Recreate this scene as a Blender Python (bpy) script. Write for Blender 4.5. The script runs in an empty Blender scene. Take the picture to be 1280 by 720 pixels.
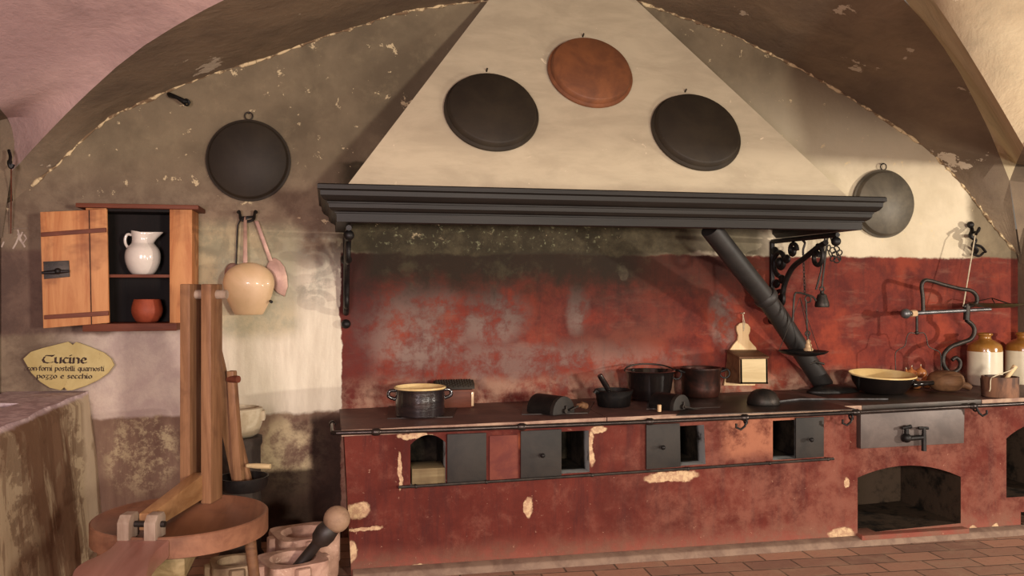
import bpy, bmesh, math, random
from mathutils import Vector, Matrix, Quaternion
random.seed(7)
PI = math.pi
S = bpy.context.scene
COL = S.collection

# ------------------------------------------------------------------ camera
FPX = 1080.0
CAM = Vector((0, -5.65, 1.6)); YAW = math.radians(12)
FW = Vector((math.sin(YAW), math.cos(YAW), 0)); RT = Vector((math.cos(YAW), -math.sin(YAW), 0)); UP = Vector((0, 0, 1))
cd = bpy.data.cameras.new('camera'); cd.sensor_width = 36; cd.lens = 36*FPX/1280; cd.clip_start = .05
cam = bpy.data.objects.new('camera', cd); COL.objects.link(cam)
cam.location = CAM; cam.rotation_euler = (PI/2, 0, -YAW); S.camera = cam
def ray(px, py): return FW + RT*((px-640)/FPX) + UP*((360-py)/FPX)
def P(px, py, Y):                       # point of the photograph on the vertical plane y = Y
    r = ray(px, py); return CAM + r*((Y-CAM.y)/r.y)
def Zp(px, py, z):                      # point on the level plane at height z
    r = ray(px, py); return CAM + r*((z-CAM.z)/r.z)
ZT, KS = .83, .0145                      # the old worktop rises slightly to the right
def wtz(x): return ZT+KS*(x-.5)
def Zs(px, py, off=0.):                 # point of the photograph on the worktop
    r = ray(px, py); return CAM+r*((ZT+off-KS*.5+KS*CAM.x-CAM.z)/(r.z-KS*r.x))
def Xp(px, py, x):
    r = ray(px, py); return CAM + r*((x-CAM.x)/r.x)

# ------------------------------------------------------------------ materials
def lin(c):
    return tuple(((v/255)/12.92 if v/255 <= .04045 else ((v/255+.055)/1.055)**2.4) for v in c[:3]) + (1,)
class Mat:
    def __init__(s, name, rough=.8, metal=0., spec=None, coat=0, world=False):
        s.m = bpy.data.materials.new(name); s.m.use_nodes = True; s.t = s.m.node_tree
        s.b = s.t.nodes['Principled BSDF']; s.b.inputs['Roughness'].default_value = rough; s.b.inputs['Metallic'].default_value = metal
        if spec is not None: s.b.inputs['Specular IOR Level'].default_value = spec
        if coat: s.b.inputs['Coat Weight'].default_value = coat; s.b.inputs['Coat Roughness'].default_value = .08
        s.tc = s.t.nodes.new('ShaderNodeTexCoord').outputs['Object']
        if world: s.tc = s.t.nodes.new('ShaderNodeNewGeometry').outputs['Position']
    def n(s, typ, **kw):
        n = s.t.nodes.new(typ)
        for k, v in kw.items(): setattr(n, k, v)
        return n
    def put(s, sock, v):
        if hasattr(v, 'is_output'): s.t.links.new(v, sock)
        else: sock.default_value = v
    def math(s, op, a, b=0., c=None):
        n = s.n('ShaderNodeMath', operation=op); s.put(n.inputs[0], a); s.put(n.inputs[1], b)
        if c is not None: s.put(n.inputs[2], c)
        return n.outputs[0]
    def scaled(s, sc):
        n = s.n('ShaderNodeMapping'); s.put(n.inputs['Vector'], s.tc); n.inputs['Scale'].default_value = sc; return n.outputs[0]
    def noise(s, scale, detail=4, rough=.6, dist=0., vec=None):
        n = s.n('ShaderNodeTexNoise'); s.put(n.inputs['Vector'], vec if vec is not None else s.tc)
        n.inputs['Scale'].default_value = scale; n.inputs['Detail'].default_value = detail
        n.inputs['Roughness'].default_value = rough; n.inputs['Distortion'].default_value = dist
        return n.outputs[0]
    def mr(s, v, a, b, lo=0., hi=1., smooth=True):
        n = s.n('ShaderNodeMapRange', interpolation_type='SMOOTHSTEP' if smooth else 'LINEAR'); s.put(n.inputs[0], v)
        n.inputs[1].default_value = a; n.inputs[2].default_value = b; n.inputs[3].default_value = lo; n.inputs[4].default_value = hi
        return n.outputs[0]
    def mix(s, f, a, b):
        n = s.n('ShaderNodeMix', data_type='RGBA'); s.put(n.inputs[0], f)
        s.put(n.inputs[6], lin(a) if isinstance(a, tuple) else a); s.put(n.inputs[7], lin(b) if isinstance(b, tuple) else b)
        return n.outputs[2]
    def xyz(s, warp=0., wscale=3.):
        v = s.tc
        if warp:
            nz = s.n('ShaderNodeTexNoise'); s.put(nz.inputs['Vector'], s.tc); nz.inputs['Scale'].default_value = wscale
            nz.inputs['Detail'].default_value = 5; nz.inputs['Roughness'].default_value = .65
            a = s.n('ShaderNodeVectorMath', operation='SUBTRACT'); s.put(a.inputs[0], nz.outputs['Color']); a.inputs[1].default_value = (.5, .5, .5)
            c = s.n('ShaderNodeVectorMath', operation='SCALE'); s.put(c.inputs[0], a.outputs[0]); c.inputs['Scale'].default_value = warp
            d = s.n('ShaderNodeVectorMath', operation='ADD'); s.put(d.inputs[0], s.tc); s.put(d.inputs[1], c.outputs[0]); v = d.outputs[0]
        x = s.n('ShaderNodeSeparateXYZ'); s.put(x.inputs[0], v); return x.outputs
    def box(s, q, x0, x1, z0, z1, sx=.05, sz=.05, ax=0, az=2):
        m = s.mr(q[ax], x0-sx, x0+sx)
        m = s.math('MULTIPLY', m, s.mr(q[ax], x1-sx, x1+sx, 1, 0))
        m = s.math('MULTIPLY', m, s.mr(q[az], z0-sz, z0+sz))
        return s.math('MULTIPLY', m, s.mr(q[az], z1-sz, z1+sz, 1, 0))
    def blob(s, q, cx, cz, rx, rz, soft=.5, ax=0, az=2):
        a = s.math('POWER', s.math('ABSOLUTE', s.math('DIVIDE', s.math('SUBTRACT', q[ax], cx), rx)), 2.)
        b = s.math('POWER', s.math('ABSOLUTE', s.math('DIVIDE', s.math('SUBTRACT', q[az], cz), rz)), 2.)
        return s.mr(s.math('ADD', a, b), 1-soft, 1+soft, 1, 0)
    def mul(s, a, b): return s.math('MULTIPLY', a, b)
    def out(s, col, bump=None, dist=.01, strength=.5, rough=None):
        s.put(s.b.inputs['Base Color'], lin(col) if isinstance(col, tuple) else col)
        if bump is not None:
            n = s.n('ShaderNodeBump'); n.inputs['Strength'].default_value = strength; n.inputs['Distance'].default_value = dist
            s.put(n.inputs['Height'], bump); s.put(s.b.inputs['Normal'], n.outputs[0])
        if rough is not None: s.put(s.b.inputs['Roughness'], rough)
        return s.m
def mottled(name, a, b, scale=8, rough=.7, metal=0., fleck=None, fa=.64, fb=.7, fs=14, bump=.004, spec=None, coat=0, lo=.35, hi=.65, stretch=None):
    m = Mat(name, rough, metal, spec, coat)
    v = m.scaled(stretch) if stretch else None
    n1 = m.noise(scale, 6, .65, .4, v)
    c = m.mix(m.mr(n1, lo, hi), a, b)
    if fleck:
        n2 = m.noise(fs, 5, .7, 1.); c = m.mix(m.mr(n2, fa, fb), c, fleck)
    return m.out(c, n1, bump)
def wood(name, a, b, c=None, axis=2, rough=.6, scale=14, coat=0):
    m = Mat(name, rough, 0, .25, coat); st = [scale]*3; st[axis] = scale*.09
    v = m.scaled(tuple(st)); n1 = m.noise(1., 7, .65, 1.2, v)
    col = m.mix(m.mr(n1, .32, .68), a, b)
    n2 = m.noise(3.5, 4, .6, .6)
    if c: col = m.mix(m.mr(n2, .5, .72, 0, .8), col, c)
    return m.out(col, n1, .003)

# ------------------------------------------------------------------ mesh helpers
class MB:
    def __init__(s): s.v = []; s.f = []; s.mi = []; s.cur = 0
    def add(s, vs, fs):
        o = len(s.v); s.v += [Vector(v) for v in vs]; s.f += [[i+o for i in f] for f in fs]; s.mi += [s.cur]*len(fs); return s
    def box(s, lo, hi, rot=None, piv=None):
        x0, y0, z0 = lo; x1, y1, z1 = hi
        vs = [Vector(q) for q in ((x0,y0,z0),(x1,y0,z0),(x1,y1,z0),(x0,y1,z0),(x0,y0,z1),(x1,y0,z1),(x1,y1,z1),(x0,y1,z1))]
        if rot is not None:
            pv = Vector(piv) if piv is not None else sum(vs, Vector())/8
            vs = [rot @ (v-pv) + pv for v in vs]
        return s.add(vs, [[0,3,2,1],[4,5,6,7],[0,1,5,4],[1,2,6,5],[2,3,7,6],[3,0,4,7]])
    def prism(s, pts, ext):
        n = len(pts); e = Vector(ext); vs = [Vector(p) for p in pts]+[Vector(p)+e for p in pts]
        return s.add(vs, [list(range(n))[::-1], [i+n for i in range(n)]]+[[i, (i+1) % n, (i+1) % n+n, i+n] for i in range(n)])
    def lathe(s, prof, seg=40, c=(0,0,0), axis=(0,0,1), sq=1.0, capends=True):
        c = Vector(c); q = Vector((0,0,1)).rotation_difference(Vector(axis).normalized()); vs = []; fs = []
        for r, z in prof:
            for i in range(seg):
                a = 2*PI*i/seg; vs.append(c + q @ Vector((r*math.cos(a), r*math.sin(a)*sq, z)))
        for k in range(len(prof)-1):
            for i in range(seg):
                j = (i+1) % seg; fs.append([k*seg+i, k*seg+j, (k+1)*seg+j, (k+1)*seg+i])
        if capends:
            if prof[0][0] > 1e-5: fs.append([i for i in range(seg)][::-1])
            if prof[-1][0] > 1e-5: fs.append([(len(prof)-1)*seg+i for i in range(seg)])
        return s.add(vs, fs)
    def tube(s, pts, r, seg=10, closed=False, flat=1.0):
        pts = [Vector(p) for p in pts]; n = len(pts); rs = r if isinstance(r, (list, tuple)) else [r]*n
        tans = []
        for i in range(n):
            a = pts[(i-1) % n] if (closed or i > 0) else pts[i]; b = pts[(i+1) % n] if (closed or i < n-1) else pts[i]
            tans.append((b-a).normalized())
        up = Vector((0,0,1)) if abs(tans[0].z) < .9 else Vector((0,1,0))
        nx = tans[0].cross(up).normalized(); vs = []; fs = []
        for i in range(n):
            if i: 
                qd = tans[i-1].rotation_difference(tans[i]); nx = (qd @ nx).normalized()
            ny = tans[i].cross(nx).normalized()
            for k in range(seg):
                a = 2*PI*k/seg; vs.append(pts[i] + nx*(rs[i]*math.cos(a)) + ny*(rs[i]*math.sin(a)*flat))
        m = n if closed else n-1
        for i in range(m):
            for k in range(seg):
                l = (k+1) % seg; j = (i+1) % n
                fs.append([i*seg+k, i*seg+l, j*seg+l, j*seg+k])
        if not closed: fs += [[k for k in range(seg)][::-1], [(n-1)*seg+k for k in range(seg)]]
        return s.add(vs, fs)
    def ball(s, c, r, seg=20, sq=(1,1,1)):
        prof = [(max(r*math.sin(PI*i/12), 1e-6), -r*math.cos(PI*i/12)) for i in range(13)]
        o = len(s.v); s.lathe(prof, seg, (0,0,0))
        for i in range(o, len(s.v)): s.v[i] = Vector(c)+Vector((s.v[i].x*sq[0], s.v[i].y*sq[1], s.v[i].z*sq[2]))
        return s
    def ring(s, c, R, r, axis=(0,1,0), seg=22):
        q = Vector((0,0,1)).rotation_difference(Vector(axis).normalized())
        return s.tube([Vector(c)+q @ Vector((R*math.cos(2*PI*i/seg), R*math.sin(2*PI*i/seg), 0)) for i in range(seg)], r, 8, True)
    def build(s, name, mats, parent=None, origin=(0,0,0), bevel=0, smooth=40, sub=0):
        o3 = Vector(origin); me = bpy.data.meshes.new(name)
        me.from_pydata([v-o3 for v in s.v], [], s.f)
        ml = mats if isinstance(mats, (list, tuple)) else [mats]
        for m in ml: me.materials.append(m)
        for p, i in zip(me.polygons, s.mi): p.material_index = i
        bm = bmesh.new(); bm.from_mesh(me)
        bmesh.ops.remove_doubles(bm, verts=bm.verts, dist=1e-5)
        bmesh.ops.recalc_face_normals(bm, faces=bm.faces)
        if bevel:
            es = [e for e in bm.edges if len(e.link_faces) == 2 and e.calc_face_angle(0) > math.radians(35)]
            bmesh.ops.bevel(bm, geom=es, offset=bevel, segments=2, profile=.6, affect='EDGES', clamp_overlap=True)
        bm.to_mesh(me); bm.free()
        me.shade_smooth()
        me.set_sharp_from_angle(angle=math.radians(smooth))
        ob = bpy.data.objects.new(name, me); COL.objects.link(ob)
        if parent is not None: ob.parent = parent
        else: ob.location = o3
        return ob
def tag(o, label, cat, group=None):
    o['label'] = label; o['category'] = cat
    if group: o['group'] = group
    return o
def struct(o): o['kind'] = 'structure'; return o
def thing(name, label, cat, loc=(0,0,0), rz=0, group=None):
    e = bpy.data.objects.new(name, None); COL.objects.link(e); e.empty_display_size = .05
    e.location = loc; e.rotation_euler = (0,0,rz); return tag(e, label, cat, group)
def dup(root, loc, label, rz=0):
    r = root.copy(); COL.objects.link(r); r.location = loc; r.rotation_euler = (0,0,rz); r['label'] = label
    for ch in list(root.children):
        c = ch.copy(); COL.objects.link(c); c.parent = r
        for g in list(ch.children):
            d = g.copy(); COL.objects.link(d); d.parent = c
    return r
def smooth_path(pts, n=6):
    pts = [Vector(p) for p in pts]; out = []
    for i in range(len(pts)-1):
        p0 = pts[max(i-1, 0)]; p1 = pts[i]; p2 = pts[i+1]; p3 = pts[min(i+2, len(pts)-1)]
        for k in range(n):
            t = k/n
            out.append(.5*((2*p1)+(p2-p0)*t+(2*p0-5*p1+4*p2-p3)*t*t+(3*p1-p0-3*p2+p3)*t**3))
    out.append(pts[-1]); return out
def smp(prof, n=5):                     # a lathe profile with rounded curves
    return [(max(p.x, .001), p.z) for p in smooth_path([(r, 0, z) for r, z in prof], n)]
def lerp_tab(tab, x):
    if x <= tab[0][0]: return tab[0][1]
    for (a, b), (c, d) in zip(tab, tab[1:]):
        if x <= c: return b+(d-b)*(x-a)/(c-a)
    return tab[-1][1]

# ------------------------------------------------------------------ palette
XL, XR = -1.87, 5.15
def wall_mat():
    m = Mat('old_plaster_wall', .88, spec=.2); q = m.xyz(.16, 2.2); qs = m.xyz(.07, 6.)
    big = m.noise(1.6, 6, .62, .2); mid = m.noise(5, 8, .72, .15); fine = m.noise(24, 6, .7); st = m.noise(1., 7, .68, .2, m.scaled((5, 5, .8)))
    c = m.mix(m.mr(big, .35, .65), (104, 92, 74), (128, 114, 92))
    c = m.mix(m.mr(mid, .5, .75, 0, .35), c, (160, 144, 114))
    c = m.mix(m.mul(m.mr(q[2], 2.0, 2.5, 1, 0), m.mr(q[0], -.1, .15, 1, 0)), c, m.mix(m.mr(mid, .4, .6), (118, 100, 84), (140, 122, 102)))
    # pale plaster at the right of the hood
    c = m.mix(m.mul(m.box(q, 2.5, 4.72, 1.5, 2.75, .05, .5), .9), c, m.mix(m.mr(big, .4, .65), (222, 208, 180), (200, 186, 158)))
    # white washed patch low at the left
    pale = m.mix(m.mr(st, .35, .65), (236, 226, 204), (210, 198, 176))
    c = m.mix(m.mul(m.box(q, -1.5, .3, .4, 1.38, .2, .08), .75), c, m.mix(m.mr(mid, .35, .65), (196, 174, 166), (214, 196, 182)))
    c = m.mix(m.mul(m.box(q, -.66, .3, .4, 1.75, .05, .12), .95), c, pale)
    c = m.mix(m.mul(m.box(q, -.80, -.2, 1.3, 2.0, .06, .06), .75), c, m.mix(m.mr(mid, .4, .6), (150, 146, 120), (182, 168, 134)))
    c = m.mix(m.mul(m.mul(m.box(q, -.35, .04, 1.5, 1.95, .1, .1), m.mr(mid, .4, .6)), .6), c, (128, 128, 116))
    c = m.mix(m.mul(m.box(qs, -2.2, -1.28, 1.32, 1.83, .02, .02), .85), c, m.mix(m.mr(mid, .35, .65), (98, 78, 70), (120, 96, 84)))
    # brown dado low at the left
    dad = m.mix(m.mr(st, .35, .65), (118, 92, 78), (146, 120, 100))
    dad = m.mix(m.mul(m.blob(q, -1.12, .60, .2, .24, .9), m.mr(m.noise(11, 9, .78, .1), .46, .6)), dad, (190, 172, 136))
    dad = m.mix(m.mul(m.blob(q, -.22, .55, .2, .25, .6), m.mr(mid, .4, .6)), dad, (206, 188, 150))
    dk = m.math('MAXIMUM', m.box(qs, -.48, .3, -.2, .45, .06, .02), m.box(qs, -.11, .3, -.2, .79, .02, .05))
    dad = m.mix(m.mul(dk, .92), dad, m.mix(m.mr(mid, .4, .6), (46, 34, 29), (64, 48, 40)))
    c = m.mix(m.box(qs, -2.2, .3, -.2, .81, .02, .014), c, dad)
    # red wall behind the range
    vst = m.noise(1., 6, .7, .2, m.scaled((14, 14, 1.4))); hst = m.noise(1., 6, .7, .2, m.scaled((2.2, 2.2, 9)))
    rmid = m.noise(4.5, 8, .74, .15)
    red = m.mix(m.mr(rmid, .36, .64), (126, 54, 42), (96, 40, 35))
    red = m.mix(m.mul(m.mr(big, .48, .6), .8), red, (150, 66, 46))
    red = m.mix(m.mul(m.mr(vst, .5, .72), .6), red, (82, 44, 40))
    red = m.mix(m.mul(m.mr(hst, .52, .7), .55), red, (140, 92, 76))
    red = m.mix(m.mul(m.mr(fine, .55, .75), .4), red, (70, 40, 36))
    grey = m.mix(m.mr(rmid, .4, .6), (112, 96, 90), (142, 122, 112))
    g = m.math('MAXIMUM', m.blob(q, .55, 1.35, .38, .3, .7), m.math('MAXIMUM', m.blob(q, 1.05, 1.42, .25, .2, .8), m.math('MAXIMUM', m.blob(q, 1.66, 1.45, .08, .16, .7), m.blob(q, 2.73, 1.4, .1, .22, .8))))
    g = m.math('MAXIMUM', g, m.mul(m.blob(q, 1.3, 1.08, 1.1, .16, .8), .7))
    red = m.mix(m.mul(m.mul(g, m.mr(rmid, .36, .58)), .8), red, grey)
    red = m.mix(m.mul(m.mul(m.blob(q, 1.9, 1.35, .5, .2, .9), m.mr(big, .35, .6)), .6), red, (84, 64, 56))
    red = m.mix(m.mul(m.mr(q[0], .2, .45, 1, 0), .6), red, (84, 42, 40))
    red = m.mix(m.mul(m.mr(q[2], .92, 1.05, 1, 0), m.mr(mid, .35, .6)), red, (160, 124, 104))
    fl = m.math('MAXIMUM', m.blob(qs, 1.985, 1.70, .035, .05, .3), m.mul(m.mr(fine, .7, .74), .6))
    red = m.mix(fl, red, (206, 180, 150))
    redm = m.mul(m.mr(qs[0], .075, .085), m.mr(qs[2], 1.815, 1.835, 1, 0))
    c = m.mix(redm, c, red)
    # soot under the hood, with the beam's shadow painted in
    so = m.mul(m.mr(m.math('ADD', q[2], m.mul(rmid, .4)), 1.68, 1.93), m.mul(m.mr(q[0], .1, .3), m.mr(q[0], 1.9, 2.5, 1, .35)))
    so = m.mul(m.mul(so, m.mr(q[0], 3.0, 3.15, 1, 0)), m.mr(q[2], 2.1, 2.3, 1, 0))
    c = m.mix(m.mul(m.mul(redm, m.mr(m.math('ADD', q[2], m.mul(rmid, .35)), 1.4, 1.85, 0, .7)), m.mr(q[0], 2.6, 3.4, 1, .3)), c, (44, 30, 28))
    c = m.mix(m.mul(so, .93), c, m.mix(m.mr(mid, .5, .7, 0, .8), (42, 36, 28), (66, 62, 46)))
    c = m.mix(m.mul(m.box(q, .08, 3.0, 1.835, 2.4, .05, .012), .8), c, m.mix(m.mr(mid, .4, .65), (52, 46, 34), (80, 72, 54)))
    sp = m.mul(m.box(q, .25, 1.9, 1.86, 2.06, .1, .05), m.mr(fine, .56, .66))
    c = m.mix(m.mul(sp, .6), c, (150, 150, 116))
    # flaked spots
    fk = m.mul(m.mr(m.noise(9, 7, .72, .3), .625, .64), m.mr(q[2], 1.9, 2.0))
    c = m.mix(m.mul(fk, .8), c, (216, 196, 156))
    return m.out(c, m.math('ADD', mid, m.mul(fine, .4)), .012, .5)
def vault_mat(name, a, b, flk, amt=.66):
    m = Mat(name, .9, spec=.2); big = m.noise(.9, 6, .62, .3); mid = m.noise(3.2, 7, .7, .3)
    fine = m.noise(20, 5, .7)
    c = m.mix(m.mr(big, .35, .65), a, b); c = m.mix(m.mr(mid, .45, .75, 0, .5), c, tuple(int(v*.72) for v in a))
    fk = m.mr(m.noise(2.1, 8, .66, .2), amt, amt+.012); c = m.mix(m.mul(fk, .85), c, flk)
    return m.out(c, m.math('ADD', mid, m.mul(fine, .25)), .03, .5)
def range_mat():
    m = Mat('red_range_plaster', .8, spec=.15, world=True); q = m.xyz(.1, 5.); big = m.noise(2.2, 7, .66, .2); mid = m.noise(6, 8, .74, .15)
    st = m.noise(1., 6, .7, .2, m.scaled((16, 16, 1.8))); fine = m.noise(34, 5, .7)
    c = m.mix(m.mr(big, .36, .64), (80, 32, 26), (102, 45, 36))
    c = m.mix(m.mul(m.mr(st, .45, .7), .7), c, (70, 34, 32))
    c = m.mix(m.mul(m.mr(mid, .5, .72), .6), c, (126, 76, 63))
    c = m.mix(m.mul(m.mul(m.mr(q[0], 1.2, 2.6), m.mr(mid, .36, .6)), .45), c, (142, 92, 76))
    c = m.mix(m.mul(m.mr(q[2], .03, .2, 1, 0), .7), c, m.mix(m.mr(mid, .4, .6), (150, 88, 74), (128, 92, 76)))
    c = m.mix(m.mul(m.box(q, 2.35, 2.85, .58, .82, .06, .05), m.mr(mid, .3, .55)), c, (158, 102, 78))
    c = m.mix(m.mul(m.blob(q, 1.15, .72, .1, .06, .5), .8), c, (168, 92, 62))
    chips = None
    for px, py, rx, rz in ((448, 638, .07, .045), (456, 660, .1, .012), (662, 634, .03, .05), (840, 596, .17, .03), (1058, 606, .02, .03), (1052, 668, .09, .04),
                           (530, 712, .32, .03), (441, 690, .03, .06), (750, 537, .05, .018), (520, 545, .1, .02), (1215, 660, .03, .02), (1245, 658, .03, .02), (740, 560, .02, .1), (500, 590, .012, .1)):
        p = P(px, py, -.8); b = m.blob(q, p.x, p.z, rx, rz, .25); chips = b if chips is None else m.math('MAXIMUM', chips, b)
    c = m.mix(chips, c, m.mix(m.mr(fine, .4, .6), (206, 176, 138), (176, 140, 112)))
    c = m.mix(m.mr(fine, .66, .7, 0, .6), c, (180, 138, 114))
    return m.out(c, m.math('ADD', mid, m.mul(chips, -.6)), .012, .6)
def soot_mat():
    m = Mat('sooty_firebox', .92, spec=.1, world=True); q = m.xyz(.06, 8.); n = m.noise(8, 5, .65)
    c = m.mix(m.mr(n, .4, .65), (30, 26, 22), (58, 50, 40))
    c = m.mix(m.mul(m.mr(q[1], -.73, -.68, 1, 0), m.mul(m.mr(q[0], 3.2, 3.3, 1, 0), m.mr(n, .3, .5))), c, (176, 180, 178))
    c = m.mix(m.mul(m.mr(q[0], 3.2, 3.4), m.mr(n, .3, .55)), c, (70, 57, 46))
    return m.out(c, n, .01)
def floor_mat():
    m = Mat('terracotta_brick_floor', .7, spec=.35); b = m.n('ShaderNodeTexBrick', offset=.5)
    q = m.n('ShaderNodeMapping'); m.put(q.inputs['Vector'], m.tc); q.inputs['Rotation'].default_value = (0, 0, .04)
    m.put(b.inputs['Vector'], q.outputs[0]); b.inputs['Scale'].default_value = 1.
    b.inputs['Brick Width'].default_value = .30; b.inputs['Row Height'].default_value = .15; b.inputs['Mortar Size'].default_value = .007
    b.inputs['Mortar Smooth'].default_value = .4; b.inputs['Bias'].default_value = 0
    b.inputs['Color1'].default_value = lin((186, 140, 116)); b.inputs['Color2'].default_value = lin((146, 112, 96)); b.inputs['Mortar'].default_value = lin((98, 80, 66))
    n = m.noise(5, 6, .66, .6); n2 = m.noise(26, 5, .7)
    c = m.mix(m.mr(n, .45, .68, 0, .55), b.outputs['Color'], (176, 146, 122)); c = m.mix(m.mr(n2, .55, .75, 0, .5), c, (104, 68, 54))
    h = m.math('ADD', m.mul(b.outputs['Fac'], -.6), m.mul(n2, .3))
    return m.out(c, h, .012, .6)
def well_mat():
    m = Mat('peeling_painted_plaster', .85, spec=.2, world=True); q = m.xyz(.2, 2.5); st = m.noise(1., 7, .66, .5, m.scaled((2., 1.7, .6))); fine = m.noise(16, 5, .7)
    c = m.mix(m.mr(st, .46, .52), (124, 94, 72), (190, 170, 140))
    st2 = m.noise(1.7, 6, .6, 1.2, m.scaled((3, 4, 1.))); c = m.mix(m.mul(m.mr(st2, .52, .58), .75), c, (142, 118, 94)); st3 = m.noise(2.2, 7, .7, .2, m.scaled((1.5, 1.5, 2.2))); c = m.mix(m.mul(m.mr(st3, .54, .6), .6), c, (110, 82, 62))
    c = m.mix(m.mul(m.mr(q[1], -.32, -.2), .9), c, (196, 176, 150))
    c = m.mix(m.mr(fine, .6, .72, 0, .4), c, (90, 66, 46))
    zz = m.xyz()[2]; c = m.mix(m.mr(m.math('ADD', zz, m.mul(fine, .03)), .965, .985), c, m.mix(m.mr(fine, .4, .6), (222, 202, 202), (188, 164, 166)))
    return m.out(c, m.math('ADD', st, m.mul(fine, .4)), .015, .6)
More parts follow.
